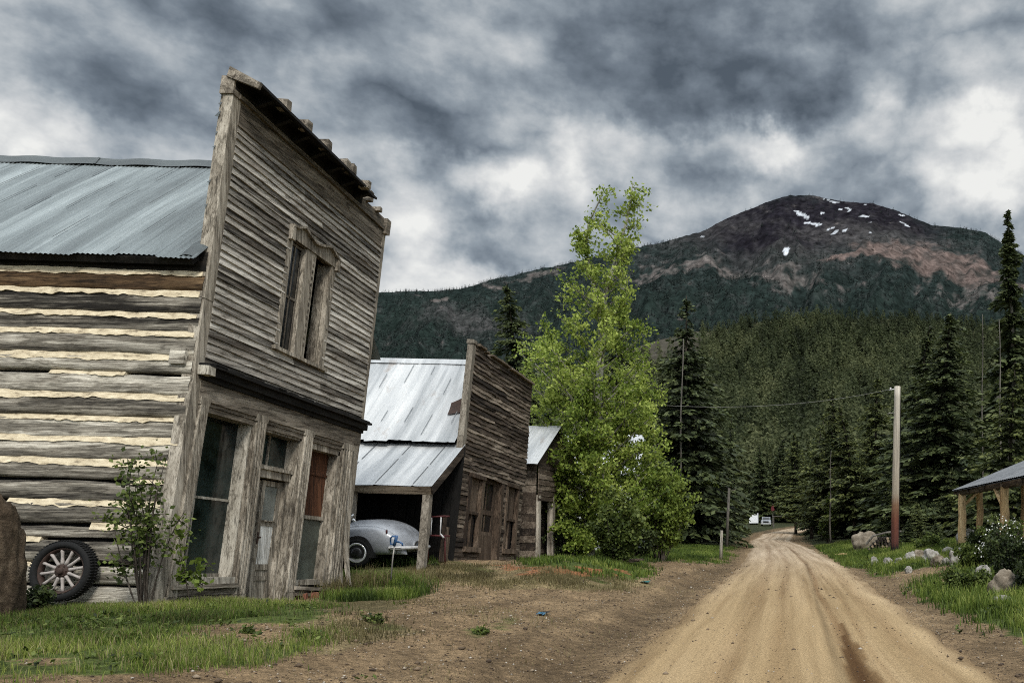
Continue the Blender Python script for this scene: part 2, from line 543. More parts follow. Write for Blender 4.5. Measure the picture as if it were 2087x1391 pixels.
def pole_mat():
    m, nt, b = newmat('creosoted pole')
    tc = N(nt, 'ShaderNodeTexCoord')
    sep = N(nt, 'ShaderNodeSeparateXYZ')
    nt.links.new(tc.outputs['Object'], sep.inputs[0])
    n = noise_node(nt, mapped(nt, (20, 20, .7)), 1, 7, .65)
    z = math_n(nt, 'ADD', math_n(nt, 'DIVIDE', sep.outputs['Z'], 8.3), math_n(nt, 'MULTIPLY', math_n(nt, 'SUBTRACT', n.outputs['Fac'], .5), .10))
    c = ramp(nt, z, [(0.035, (.010, .008, .008)), (0.06, (.065, .018, .012)), (0.20, (.11, .032, .016)), (0.29, (.16, .085, .045)), (0.36, (.28, .235, .18)), (1.0, (.42, .385, .325))])
    k = ramp(nt, n.outputs['Fac'], [(.3, grey(.6)), (.5, grey(1.0)), (.7, grey(1.2))])
    nt.links.new(mixc(nt, 1.0, c, k, 'MULTIPLY'), b.inputs['Base Color'])
    b.inputs['Roughness'].default_value = .85
    bump(nt, b, n.outputs['Fac'], .4, .01)
    return m


M['pole'] = pole_mat()


# ------------------------------------------------------------------ the lie of the land
def road_x(Y): return np.interp(Y, [-80, 0, 10, 39, 70, 100, 130, 155, 172, 190, 230, 320], [.2, .2, .2, .33, -.39, -1.7, -1.0, 2.2, 5.5, 11, 30, 80])


def road_z(Y): return np.interp(Y, [-80, 100, 118, 130, 155, 172, 190, 230, 320, 700, 1400], [0, 0, .2, .5, 1.1, 1.5, 2.2, 4, 8, 10, 10])


def left_z(Y): return np.interp(Y, [-20, 5, 12.6, 15, 17.7, 19.5, 21.6, 23.6, 29.6, 36, 50, 80, 130], [.5, .55, .59, .43, .36, .52, .69, .80, .50, .40, .22, .2, .2])


def right_z(Y): return np.interp(Y, [0, 12, 20, 30, 38, 50, 65, 100], [.45, .5, .75, 1.0, 1.0, .8, .5, .5])


def ground(X, Y):
    X = np.asarray(X, float)
    Y = np.asarray(Y, float)
    dx = X - road_x(Y)
    s = sstep(2.5, 6.6, -dx)
    r = sstep(2.6, 8.6, dx)
    z = road_z(Y) + s * left_z(Y) + r * right_z(Y)
    z = z - .06 * np.exp(-((dx + 2.9) / .45) ** 2) - .05 * np.exp(-((dx - 2.8) / .4) ** 2) + .06 * np.exp(-((dx + 3.8) / .5) ** 2)
    off = sstep(2.3, 3.2, np.abs(dx))
    z = z + off * ((fbm(X * .8, Y * .8, 4, 5) - .5) * .10 + (fbm(X * 4, Y * 4, 3, 8) - .5) * .04)
    z = np.where(off < 0.999, np.where(np.abs(dx) < 2.32, z - .03, z), z)
    return z


def gz(x, y): return float(ground(x, y))


def at(px, py, Y): return Vector(((px - VPX) * Y / FOC, Y, EYE + (HOR - py) * Y / FOC))


def onground(px, Y):
    X = (px - VPX) * Y / FOC
    return Vector((X, Y, gz(X, Y)))


def gp(px, py):
    """the point of the ground seen at a photo position"""
    lo = None
    for Y in np.concatenate([np.arange(5, 60, .1), np.arange(60, 240, .5)]):
        X = (px - VPX) * Y / FOC
        if EYE + (HOR - py) * Y / FOC <= gz(X, Y):
            return Vector((X, float(Y), gz(X, Y)))
    return onground(px, 200)

# ------------------------------------------------------------------ camera, sun, sky
cam = bpy.data.cameras.new('camera')
camo = bpy.data.objects.new('camera', cam)
COL.objects.link(camo)
camo.location = (0, 0, EYE)
camo.rotation_euler = (math.radians(90), 0, 0)
cam.sensor_width = 36
cam.lens = FOC / 2087 * 36
cam.shift_x = (1043.5 - VPX) / 2087
cam.shift_y = (HOR - 695.5) / 2087
cam.clip_start, cam.clip_end = 0.1, 40000
SC.camera = camo
SC.view_settings.view_transform = 'Standard'
SC.view_settings.look = 'None'
SC.view_settings.exposure = 0
SC.cycles.max_bounces = 6
SC.cycles.diffuse_bounces = 3
SC.cycles.transparent_max_bounces = 4
SC.cycles.use_denoising = False
SC.cycles.pixel_filter_type = 'BLACKMAN_HARRIS'
SC.cycles.filter_width = 1.05
SC.cycles.use_adaptive_sampling = True
SC.cycles.adaptive_threshold = 0.03

SUN_DIR = Vector((0.30, -0.72, 0.78)).normalized()            # towards the light
sun = bpy.data.lights.new('sun', 'SUN')
sun.energy = 2.7
sun.angle = math.radians(14)
sun.color = (1.0, .95, .87)
suno = bpy.data.objects.new('sun', sun)
COL.objects.link(suno)
suno.rotation_euler = SUN_DIR.to_track_quat('Z', 'Y').to_euler()

W = bpy.data.worlds.new('World')
SC.world = W
W.use_nodes = True
nt = W.node_tree
for n in list(nt.nodes): nt.nodes.remove(n)
out = N(nt, 'ShaderNodeOutputWorld')
bg_sky, bg_cl = N(nt, 'ShaderNodeBackground'), N(nt, 'ShaderNodeBackground')
sky = N(nt, 'ShaderNodeTexSky', sky_type='NISHITA')
sky.sun_disc = False
sky.sun_elevation = math.asin(SUN_DIR.z)
sky.sun_rotation = math.atan2(SUN_DIR.x, SUN_DIR.y)
nt.links.new(sky.outputs[0], bg_sky.inputs[0])
bg_sky.inputs[1].default_value = 0.1
tc = N(nt, 'ShaderNodeTexCoord')
nrm = N(nt, 'ShaderNodeVectorMath', operation='NORMALIZE')
nt.links.new(tc.outputs['Generated'], nrm.inputs[0])
DIRV = nrm.outputs[0]
sp = N(nt, 'ShaderNodeSeparateXYZ')
nt.links.new(DIRV, sp.inputs[0])
zz = math_n(nt, 'ADD', math_n(nt, 'MAXIMUM', sp.outputs['Z'], 0.0), 0.42)
pl = N(nt, 'ShaderNodeVectorMath', operation='DIVIDE')
cz = N(nt, 'ShaderNodeCombineXYZ')
for i in range(3): nt.links.new(zz, cz.inputs[i])
nt.links.new(DIRV, pl.inputs[0])
nt.links.new(cz.outputs[0], pl.inputs[1])
P = pl.outputs[0]
mpc = N(nt, 'ShaderNodeMapping')
mpc.inputs['Scale'].default_value = (1.0, 1.0, 1.55)
mpc.inputs['Location'].default_value = (3.1, 1.7, .4)
nt.links.new(DIRV, mpc.inputs['Vector'])
big = noise_node(nt, mpc.outputs['Vector'], 3.4, 8, 0.56, 0.0)
med = noise_node(nt, mpc.outputs['Vector'], 8.5, 8, 0.56, 0.0)
fine = noise_node(nt, mpc.outputs['Vector'], 20.0, 6, 0.58, 0.0)
val = math_n(nt, 'ADD', math_n(nt, 'MULTIPLY', big.outputs['Fac'], .40), math_n(nt, 'MULTIPLY', med.outputs['Fac'], .40))
val = math_n(nt, 'ADD', val, math_n(nt, 'MULTIPLY', fine.outputs['Fac'], .18))
lump = noise_node(nt, mpc.outputs['Vector'], 6.5, 7, 0.48, 0.0)
val = math_n(nt, 'ADD', val, math_n(nt, 'MULTIPLY', math_n(nt, 'ABSOLUTE', math_n(nt, 'SUBTRACT', lump.outputs['Fac'], .5)), .85))
wob = N(nt, 'ShaderNodeVectorMath', operation='MULTIPLY_ADD')     # ragged edges for the cloud banks
wn = noise_node(nt, DIRV, 6.0, 6, 0.6)
nt.links.new(wn.outputs['Color'], wob.inputs[0])
wob.inputs[1].default_value = (.16, .16, .16)
sub = N(nt, 'ShaderNodeVectorMath', operation='SUBTRACT')
nt.links.new(DIRV, sub.inputs[0])
sub.inputs[1].default_value = (.08, .08, .08)
nt.links.new(sub.outputs[0], wob.inputs[2])
WD = wob.outputs[0]
# cloud banks and bright breaks: direction (as photo column, row), half sizes, strength
BANKS = [(0, 200, 130, 150, .17), (2060, 320, 260, 80, .20), (1000, 345, 80, 55, .17), (1330, 310, 120, 55, .11), (1560, 320, 80, 40, .15),
         (820, 420, 80, 90, .13), (930, 560, 230, 60, .15), (500, 200, 160, 120, .06), (130, 280, 200, 60, .12), (1700, 290, 260, 60, .06), (1170, 300, 50, 60, .12),
         (830, 235, 150, 70, -.13), (1660, 120, 280, 110, -.12), (600, 50, 500, 60, -.05), (1180, 110, 240, 90, -.07), (1150, 480, 180, 60, -.09), (1000, 490, 110, 50, -.08),
         (320, 40, 300, 60, -.06), (1480, 420, 120, 40, .10), (1930, 120, 160, 110, .05), (1500, 240, 200, 40, -.10), (330, 250, 120, 60, -.03)]
for px, py, rx, ry, amp in BANKS:
    d = Vector(((px - VPX) / FOC, 1, (HOR - py) / FOC))
    L = d.length
    d.normalize()
    s_ = N(nt, 'ShaderNodeVectorMath', operation='SUBTRACT')
    nt.links.new(WD, s_.inputs[0])
    s_.inputs[1].default_value = d
    k_ = N(nt, 'ShaderNodeVectorMath', operation='MULTIPLY')
    nt.links.new(s_.outputs[0], k_.inputs[0])
    hx = rx / FOC / L
    hz = ry / FOC / L
    k_.inputs[1].default_value = (1 / hx, 1 / max(hx, hz), 1 / hz)
    l_ = N(nt, 'ShaderNodeVectorMath', operation='LENGTH')
    nt.links.new(k_.outputs[0], l_.inputs[0])
    mr = N(nt, 'ShaderNodeMapRange', interpolation_type='SMOOTHSTEP')
    for i, x in ((1, 1.5), (2, 0.15), (3, 0.0), (4, amp)): mr.inputs[i].default_value = x
    nt.links.new(l_.outputs['Value'], mr.inputs[0])
    val = math_n(nt, 'ADD', val, mr.outputs[0])
val = math_n(nt, 'ADD', math_n(nt, 'MULTIPLY', math_n(nt, 'SUBTRACT', val, .5), 1.42), .505)
cc = ramp(nt, val, [(.28, (.082, .102, .125)), (.41, (.170, .203, .240)), (.52, (.292, .335, .375)), (.62, (.47, .505, .53)), (.72, (.66, .675, .68)), (.84, (.90, .90, .87))])
# sky overhead and behind the camera, out of view, brightened to light the scene
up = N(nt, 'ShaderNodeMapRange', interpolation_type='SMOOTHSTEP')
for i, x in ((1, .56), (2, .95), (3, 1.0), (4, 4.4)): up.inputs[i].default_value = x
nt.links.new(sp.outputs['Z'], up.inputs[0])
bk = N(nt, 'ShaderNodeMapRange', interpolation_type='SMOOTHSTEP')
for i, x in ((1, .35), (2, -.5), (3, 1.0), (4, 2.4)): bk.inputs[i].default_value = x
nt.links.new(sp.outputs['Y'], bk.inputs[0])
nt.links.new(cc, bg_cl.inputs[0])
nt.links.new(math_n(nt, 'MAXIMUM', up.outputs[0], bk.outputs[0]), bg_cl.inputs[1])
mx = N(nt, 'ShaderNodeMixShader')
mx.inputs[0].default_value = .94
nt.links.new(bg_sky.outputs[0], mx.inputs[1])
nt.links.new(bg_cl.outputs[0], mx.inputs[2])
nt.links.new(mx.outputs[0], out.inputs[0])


# ------------------------------------------------------------------ ground cover masks (regions of the ground, as seen in the photo)
LAWN = [[(-900, 1190), (-200, 1215), (335, 1222), (640, 1234), (662, 1262), (560, 1272), (400, 1284), (300, 1292), (-900, 1310)],
        [(-900, 1290), (300, 1290), (480, 1302), (590, 1292), (660, 1296), (610, 1332), (470, 1352), (300, 1372), (140, 1382), (-900, 1395)]]
TUFT = [[(668, 1170), (720, 1176), (790, 1166), (850, 1182), (872, 1212), (800, 1244), (700, 1252), (640, 1245), (660, 1215)]]
DRY = [[(705, 1150), (860, 1152), (1060, 1160), (1310, 1172), (1320, 1194), (1130, 1206), (980, 1190), (850, 1188), (700, 1176)],
       [(560, 1262), (800, 1262), (850, 1290), (660, 1330), (600, 1312)]]
YARD = [[(1080, 1150), (1160, 1138), (1290, 1136), (1330, 1168), (1312, 1186), (1200, 1180), (1120, 1168)],
        [(1280, 1100), (1400, 1085), (1500, 1080), (1522, 1090), (1490, 1108), (1462, 1146), (1400, 1142), (1290, 1146)]]
VERGE = [[(1650, 1068), (2120, 1068), (2250, 1120), (2250, 1150), (1960, 1150), (1890, 1160), (1790, 1168), (1700, 1140), (1655, 1108), (1632, 1086)],
         [(1862, 1196), (1930, 1178), (2000, 1150), (2300, 1150), (2300, 1320), (2087, 1295), (1990, 1268), (1890, 1222)]]
SPROUT = [[(735, 1262), (790, 1262), (800, 1278), (740, 1280)], [(590, 1288), (655, 1285), (660, 1302), (600, 1306)], [(960, 1272), (1000, 1272), (1000, 1304), (966, 1304)], [(1030, 1262), (1058, 1262), (1056, 1276), (1034, 1276)],
          [(935, 1146), (990, 1150), (980, 1166), (930, 1164)]]
BARE = [[(330, 1296), (430, 1280), (560, 1280), (640, 1300), (560, 1312), (460, 1310), (360, 1308)], [(150, 1300), (210, 1298), (230, 1306), (170, 1310)], [(20, 1340), (110, 1336), (130, 1352), (30, 1356)]]
REDSOIL = [[(1000, 1150), (1100, 1156), (1200, 1162), (1285, 1168), (1280, 1176), (1150, 1172), (1040, 1164)]]


def cover(X, Y, soft=True):
    """grass, dry grass, tall tuft, red soil, 0..1 each"""
    X = np.asarray(X, float)
    Y = np.asarray(Y, float)
    Z = ground(X, Y)
    Yc = np.maximum(Y, 3.0)
    px = VPX + FOC * X / Yc
    py = HOR - FOC * (Z - EYE) / Yc
    w = 26 * (1 if soft else 0)
    px = px + (fbm(X * 1.3, Y * 1.3, 4, 21) - .5) * w * 3.2
    py = py + (fbm(X * 1.3, Y * 1.3, 4, 31) - .5) * w * 1.3
    anyp = lambda L: np.any([in_poly(px, py, q) for q in L], axis=0).astype(float)
    bare = anyp(BARE)
    g = np.maximum(anyp(LAWN), np.maximum(anyp(YARD), anyp(VERGE))) * (1 - bare)
    d, t, r, sp_ = anyp(DRY), anyp(TUFT), anyp(REDSOIL), anyp(SPROUT)
    far = np.maximum(sstep(54, 66, Y), np.maximum(sstep(12.5, 14, Y) * (X < -9.2), (X > 8.5) * (Y > 10)))
    dxr = np.abs(X - road_x(Y))
    far = far * sstep(3.0, 4.5, dxr)
    g = np.maximum(g, far)
    near = (Y < 5)
    g = np.where(near, (dxr > 5).astype(float), g)
    stray = .07 + .55 * np.clip((fbm(X * .5, Y * .5, 3, 47) - .52) * 5, 0, 1) * (dxr > 3.4)
    return g, d * (1 - g), t, r, sp_, stray * (dxr > 2.6)


def soil_colour(X, Y):
    g, d, t, r, sp_, st_ = cover(X, Y)
    n = fbm(X * .55, Y * .55, 4, 41)[:, None]
    n2 = fbm(X * 2.2, Y * 2.2, 4, 44)[:, None]
    dirt = np.array([.135, .091, .051]) * (1 - n) + np.array([.25, .178, .103]) * n
    dirt = dirt * (.55 + .9 * n2)
    dx = (X - road_x(Y))[:, None]
    dirt = dirt * (1 - .42 * np.exp(-((dx + 2.95) / .55) ** 2) - .28 * np.exp(-((dx - 2.95) / .5) ** 2))
    # tyre marks of cars pulling off the road
    wv = (fbm(Y[:, None] * .12, Y[:, None] * 0, 3, 49) - .5) * 1.6
    for tx in (-3.7, -5.15):
        dirt = dirt * (1 - .38 * np.exp(-((dx - tx - wv) / .13) ** 2) * sstep(8, 11, Y)[:, None] * (n2 > .38))
    c = dirt
    turf = np.array([.062, .080, .022]) * (.6 + .8 * n2)
    floor_ = np.array([.030, .034, .015]) * (.6 + .8 * n2)
    deep = sstep(52, 75, Y)[:, None]
    turf = turf * (1 - deep) + floor_ * deep
    for m_, col in ((g, turf), (d * .6, np.array([.17, .14, .07]) * (.7 + .6 * n2)), (t * .55, np.array([.035, .045, .016]) + 0 * n2), (r * .8, np.array([.24, .095, .045]) + 0 * n2), (sp_ * .7, turf)):
        m_ = m_[:, None]
        c = c * (1 - m_) + col * m_
    return c


def axis_pts(parts):
    o = []
    for a, b, s in parts: o += list(np.arange(a, b, s))
    return np.array(o + [parts[-1][1]])


gx = axis_pts([(-4200, -600, 450), (-600, -120, 60), (-120, -40, 8), (-40, -14, 1.3), (-14, 10, .11), (10, 40, 1.2), (40, 120, 8), (120, 600, 60), (600, 4200, 450)])
gy = axis_pts([(-3000, -300, 450), (-300, -40, 40), (-40, 4, 3), (4, 30, .13), (30, 62, .35), (62, 130, 1.2), (130, 260, 4), (260, 1600, 60)])
XX, YY = np.meshgrid(gx, gy)
xf, yf = XX.ravel(), YY.ravel()
zf = ground(xf, yf)
nx, ny = len(gx), len(gy)
ii = (np.arange(ny - 1)[:, None] * nx + np.arange(nx - 1)[None, :]).ravel()
GF = np.stack([ii, ii + 1, ii + nx + 1, ii + nx], 1)
me = npmesh('ground', np.stack([xf, yf, zf], 1), GF, M['ground'], col=soil_colour(xf, yf), smooth=True)
tag(link('ground', me), kind='structure')

# the road: a strip that follows its own centre line, 2.3 m either side
ry = axis_pts([(-60, 4, 2), (4, 30, .1), (30, 80, .3), (80, 236, 1.0)])
rs = np.linspace(-2.5, 2.5, 67)
RY, RS = np.meshgrid(ry, rs, indexing='ij')
RX = road_x(RY) + RS * (1 + .04 * (fbm(RY * .5, RY * 0 + np.sign(RS) * 3, 3, 51) - .5) * 2)
edge = sstep(1.75, 2.5, np.abs(RS) + (fbm(RX * 2.2, RY * .7, 4, 53) - .5) * .45)
ruts = np.zeros_like(RS)
for c_, w_, a_ in ((.66, .08, .030), (.98, .05, .016), (-.25, .14, .013), (-.95, .18, .014), (1.5, .14, .010)):
    wob_ = .10 * (fbm(RY * .09, RY * 0 + c_ * 9, 3, 61) - .5) * 2
    ruts += a_ * np.exp(-((RS - c_ - wob_) / w_) ** 2) * (.4 + 1.1 * fbm(RY * .25, RS * 0 + c_ * 5, 3, 63))
RZ = road_z(RY) + .05 * (1 - (RS / 2.5) ** 2) - ruts + (fbm(RX * 3, RY * .5, 3, 65) - .5) * .014 - edge * .06
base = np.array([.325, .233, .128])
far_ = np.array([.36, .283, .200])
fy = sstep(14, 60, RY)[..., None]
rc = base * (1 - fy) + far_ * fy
rc = rc * (1 + .20 * sstep(1.4, 2.1, RS)[..., None] * np.array([.85, 1.0, 1.25]) * (1 - edge[..., None]))
rc = rc * (1 - np.clip(ruts * 16, 0, .5)[..., None] * np.array([.85, 1, 1.1]))
tip = np.interp(RY, [0, 7, 9.8, 13, 16.4], [.27, .25, .20, .11, 0.0])
cx = np.interp(RY, [0, 7, 9.8, 16.4], [.55, .60, .665, .80])
wet = (1 - sstep(.80, 1.05, np.abs(RS - cx + .05 * (fbm(RY * 2, RS * 3, 3, 71) - .5)) / np.maximum(tip, 1e-4))) * (RY < 16.4)
rc = rc * (1 - wet[..., None] * np.array([.55, .62, .68]))
thin = np.exp(-((RS - .42 - .02 * (RY - 10) * .3) / .05) ** 2) * (RY > 9) * (RY < 40)
rc = rc * (1 - .35 * thin[..., None])
rc = rc * (1 - edge[..., None] * .8) + np.array([.155, .105, .062]) * edge[..., None] * .8
k = len(rs)
ri = (np.arange(len(ry) - 1)[:, None] * k + np.arange(k - 1)[None, :]).ravel()
me = npmesh('road', np.stack([RX.ravel(), RY.ravel(), RZ.ravel()], 1), np.stack([ri, ri + 1, ri + k + 1, ri + k], 1), M['road'], col=rc.reshape(-1, 3), smooth=True,
            uv=np.stack([RS.ravel(), RY.ravel()], 1))
tag(link('road', me), kind='structure')

# ------------------------------------------------------------------ far hills
RIDGE = ([-1500, -900, 0, 300, 600, 760, 870, 940, 1000, 1100, 1150, 1250, 1350, 1430, 1500, 1560, 1610, 1650, 1690, 1780, 1830, 1900, 1960, 2010, 2045, 2087, 2300, 3400, 4400],
         [620, 600, 560, 600, 620, 596, 592, 590, 572, 548, 540, 515, 494, 470, 438, 412, 398, 399, 407, 415, 431, 459, 463, 473, 495, 520, 560, 640, 700])


def ell(px, py, cx_, cy_, rx_, ry_, rot=0.0):
    c_, s_ = math.cos(rot), math.sin(rot)
    u = ((px - cx_) * c_ + (py - cy_) * s_) / rx_
    v = (-(px - cx_) * s_ + (py - cy_) * c_) / ry_
    return np.clip(1.35 - np.sqrt(u * u + v * v), 0, 1)


def mountain_zones(px, py):
    n1 = fbm(px / 70, py / 38, 5, 81)
    n2 = fbm(px / 22, py / 11, 4, 84)
    n3 = fbm(px / 9, py / 5, 3, 87)
    wpx, wpy = px + (n1 - .5) * 90, py + (n1 - .5) * 36
    wn_ = (n2 - .5) * 1.2 + (n3 - .5) * .7
    scree = np.clip(np.max([ell(wpx, wpy, 1900, 545, 170, 34, .16), ell(wpx, wpy, 1770, 530, 95, 16, -.28), ell(wpx, wpy, 2010, 580, 80, 22, .1)], axis=0) * 2.2 - .6 + wn_ * 1.3, 0, 1)
    band = np.clip(np.max([ell(wpx, wpy, 1340, 560, 100, 26, -.1) , ell(wpx, wpy, 1470, 555, 90, 24, .1) * .95, ell(wpx, wpy, 1590, 580, 130, 22, .1) * .8, ell(wpx, wpy, 1100, 560, 80, 12, -.2) * .9, ell(wpx, wpy, 905, 622, 26, 8),
                           ell(wpx, wpy, 1010, 590, 60, 9, .1) * .8, ell(wpx, wpy, 1980, 600, 90, 30) * .75], axis=0) * 1.6 - .75 + wn_ * 2.0, 0, 1)
    grey_ = np.clip(np.max([ell(wpx, wpy, 960, 665, 130, 30, .1), ell(wpx, wpy, 1800, 500, 200, 35, .15), ell(wpx, wpy, 1420, 480, 120, 40, -.3) * .6, ell(wpx, wpy, 1600, 540, 240, 40) * .7], axis=0) + wn_ * .8, 0, 1) * .75
    burn = np.clip(np.max([ell(wpx, wpy, 1600, 462, 190, 66, -.05), ell(wpx, wpy, 1760, 440, 170, 40, .2) * .8], axis=0) * 1.6 + wn_ * .3, 0, 1)
    sn = 0
    for sx, sy, a_, b_, r_ in ((1637, 434, 22, 4, .3), (1660, 451, 24, 4.5, .35), (1700, 411, 20, 2.6, .25), (1730, 430, 12, 4, .6), (1763, 446, 12, 4, .1), (1702, 481, 12, 6, -.5), (1720, 480, 10, 4, .2), (1603, 526, 11, 6, -.6),
                               (1846, 462, 14, 2.5, .5), (1676, 432, 7, 2, .2), (1764, 418, 6, 3, .3), (1774, 465, 4, 4, 0), (1432, 481, 9, 3, .3), (1840, 440, 8, 1.8, .3), (1695, 469, 8, 2.5, 0), (1712, 430, 9, 2, .3), (1776, 483, 3, 3, 0)):
        sn = np.maximum(sn, (ell(px + (n3 - .5) * 14, py + (n2 - .5) * 8, sx, sy, a_, b_ * .8, r_) + (n3 - .5) * 1.1 > .68) * 1.0)
    return scree, band, grey_, burn, sn, n1, n2, n3


mc = axis_pts([(-1500, 600, 50), (600, 2200, 2.6), (2200, 4400, 60)])
mt = np.concatenate([np.linspace(0, 1, 210), [1.06, 1.3, 1.7]])
MP, MT = np.meshgrid(mc, mt, indexing='ij')
rp = np.interp(MP, *RIDGE)
rp = rp + (fbm(MP / 60, MP * 0, 4, 91) - .5) * 8 + (fbm(MP / 9, MP * 0, 3, 93) - .5) * 3.5
tt = np.minimum(MT, 1)
MPY = 860 + (rp - 860) * tt
MY = 1300 + 2700 * MT ** .85
MZ = EYE + (HOR - MPY) * MY / FOC
MZ = np.where(MT > 1, EYE + (HOR - rp) * 4000 / FOC - (MT - 1) * 900, MZ)
rid = 1 - np.abs(2 * fbm(MP / 110 + MPY / 300, MPY / 140, 4, 95) - 1)
MZ = MZ + (rid - .6) * 150 * np.clip(4 * tt * (1 - tt), 0, 1) * (MT <= 1) + (fbm(MP / 16, MPY / 10, 3, 97) - .5) * 26 * np.clip(6 * tt * (1 - tt), 0, 1)
scree, band, grey_, burn, sn, n1, n2, n3 = mountain_zones(MP, MPY)
c = np.zeros(MP.shape + (3,)) + np.array([.016, .023, .022])
c = c * (.55 + .9 * n2)[..., None]
low = sstep(560, 660, MPY)[..., None]
c = c * (1 - low) + c * np.array([.95, 1.0, .92]) * low
for m_, col in ((burn, (.0125, .0115, .0150)), (grey_, (.050, .048, .048)), (band, (.088, .078, .073)), (scree * (.45 + .55 * sstep(.3, .62, n2)), (.100, .076, .068)), (sn, (.62, .64, .68))):
    m_ = m_[..., None]
    c = c * (1 - m_) + np.array(col) * (.65 + .7 * n3)[..., None] * m_ if m_.shape else c
c = c * (1 - sn[..., None]) + np.array([.38, .40, .43]) * sn[..., None]
k = len(mt)
ri = (np.arange(len(mc) - 1)[:, None] * k + np.arange(k - 1)[None, :]).ravel()
me = npmesh('mountain', np.stack([((MP - VPX) * MY / FOC).ravel(), MY.ravel(), MZ.ravel()], 1), np.stack([ri, ri + k, ri + k + 1, ri + 1], 1), M['mountain'], col=c.reshape(-1, 3), smooth=True)
tag(link('mountain', me), kind='structure')

CREST = ([-1500, 200, 900, 1150, 1230, 1300, 1400, 1480, 1560, 1700, 1850, 1950, 2087, 2400, 3000, 4400], [960, 960, 930, 830, 745, 705, 680, 668, 655, 648, 652, 662, 680, 720, 800, 900])


def hill_pt(px, s):
    """point of the wooded hill: s = 0 at its foot, 1 at its crest"""
    px = np.asarray(px, float)
    s = np.asarray(s, float)
    cp = np.interp(px, *CREST) + (fbm(px / 80, px * 0, 3, 99) - .5) * 10
    py0 = 1066.0
    sm = np.minimum(s, 1)
    py = py0 + (cp - py0) * sm ** .9
    Y = 205 + 520 * s ** 1.25
    z = EYE + (HOR - py) * Y / FOC
    z = np.where(s > 1, z - (s - 1) * 160, z)
    z = z + (fbm(px / 60, s * 9, 3, 101) - .5) * 14 * np.clip(3 * sm * (1.0 - sm) + .1, 0, 1)
    return (px - VPX) * Y / FOC, Y, z


hc = axis_pts([(-1500, 900, 60), (900, 2300, 7), (2300, 4400, 60)])
hs = np.concatenate([np.linspace(0, 1, 60), [1.1, 1.4, 2.0]])
HP, HS = np.meshgrid(hc, hs, indexing='ij')
hx_, hy_, hz_ = hill_pt(HP, HS)
hz_ = np.where(HS == 0, hz_ - 8, hz_)
c = np.zeros(HP.shape + (3,)) + np.array([.046, .048, .027])
c = c * (.5 + fbm(HP / 25, HS * 20, 4, 103))[..., None]
gm = (sstep(1490, 1380, HP) * sstep(.70, .85, HS))[..., None] * .8
c = c * (1 - gm) + np.array([.060, .054, .046]) * gm
k = len(hs)
ri = (np.arange(len(hc) - 1)[:, None] * k + np.arange(k - 1)[None, :]).ravel()
me = npmesh('hill', np.stack([hx_.ravel(), hy_.ravel(), hz_.ravel()], 1), np.stack([ri, ri + k, ri + k + 1, ri + 1], 1), M['mountain'], col=c.reshape(-1, 3), smooth=True)
tag(link('hill', me), kind='structure')


# ------------------------------------------------------------------ leaning buildings: upright local plans, racked into place by their corner points
def wall_pt(px, py, X=-8.9):
    Y = FOC * (-X) / (VPX - px)
    return (Y, EYE + (HOR - py) * Y / FOC)


def racked(BL, BR, TL, TR, Wd, Ht, X0, tilt=0.03):
    c = [wall_pt(*p) for p in (BL, BR, TL, TR)]
    def m(u, w, d=0.0):
        s, h = u / Wd, w / Ht
        k = ((1 - s) * (1 - h), s * (1 - h), (1 - s) * h, s * h)
        return (X0 + d, sum(a * q[0] for a, q in zip(k, c)), sum(a * q[1] for a, q in zip(k, c)) - tilt * d)
    return m


A = racked((330, 1235), (694, 1211), (480, 165), (785, 450), 5.2, 8.3, -8.9)
B = racked((920, 1140), (1058, 1146), (967, 697), (1084, 777), 6.0, 6.1, -8.9, 0.02)


def siding_rows(mb, m, u0, u1, w0, w1, pitch, d, holes, n=14, jw=.006, jd=.006, gap=0.0, seam=0.35, lap=.02, th=.018, tone=None, sag=0.0):
    """lapped boards; holes = list of (u0,u1,w0,w1) left open"""
    w = w0
    while w < w1 - .01:
        h = min(pitch, w1 - w)
        segs = [(u0, u1)]
        for a, b, c, e in holes:
            if w + h * .55 > c and w + h * .45 < e:
                ns = []
                for p, q in segs:
                    if b <= p or a >= q: ns.append((p, q)); continue
                    if a > p: ns.append((p, a))
                    if b < q: ns.append((b, q))
                segs = ns
        for p, q in segs:
            cuts = [p, q]
            if q - p > 2.2 and random.random() < seam + .3: cuts = [p, p + (q - p) * random.uniform(.3, .7), q]
            for i in range(len(cuts) - 1):
                if random.random() < gap: continue
                L = cuts[i + 1] - cuts[i]
                mb.board(m, cuts[i] + .002, cuts[i + 1] - .002, w - .012, w + h + .004, d - th, d, max(2, int(n * L / (u1 - u0))), jw, jd, tone=tone, lap=lap, sag=random.uniform(0, sag))
        w += h


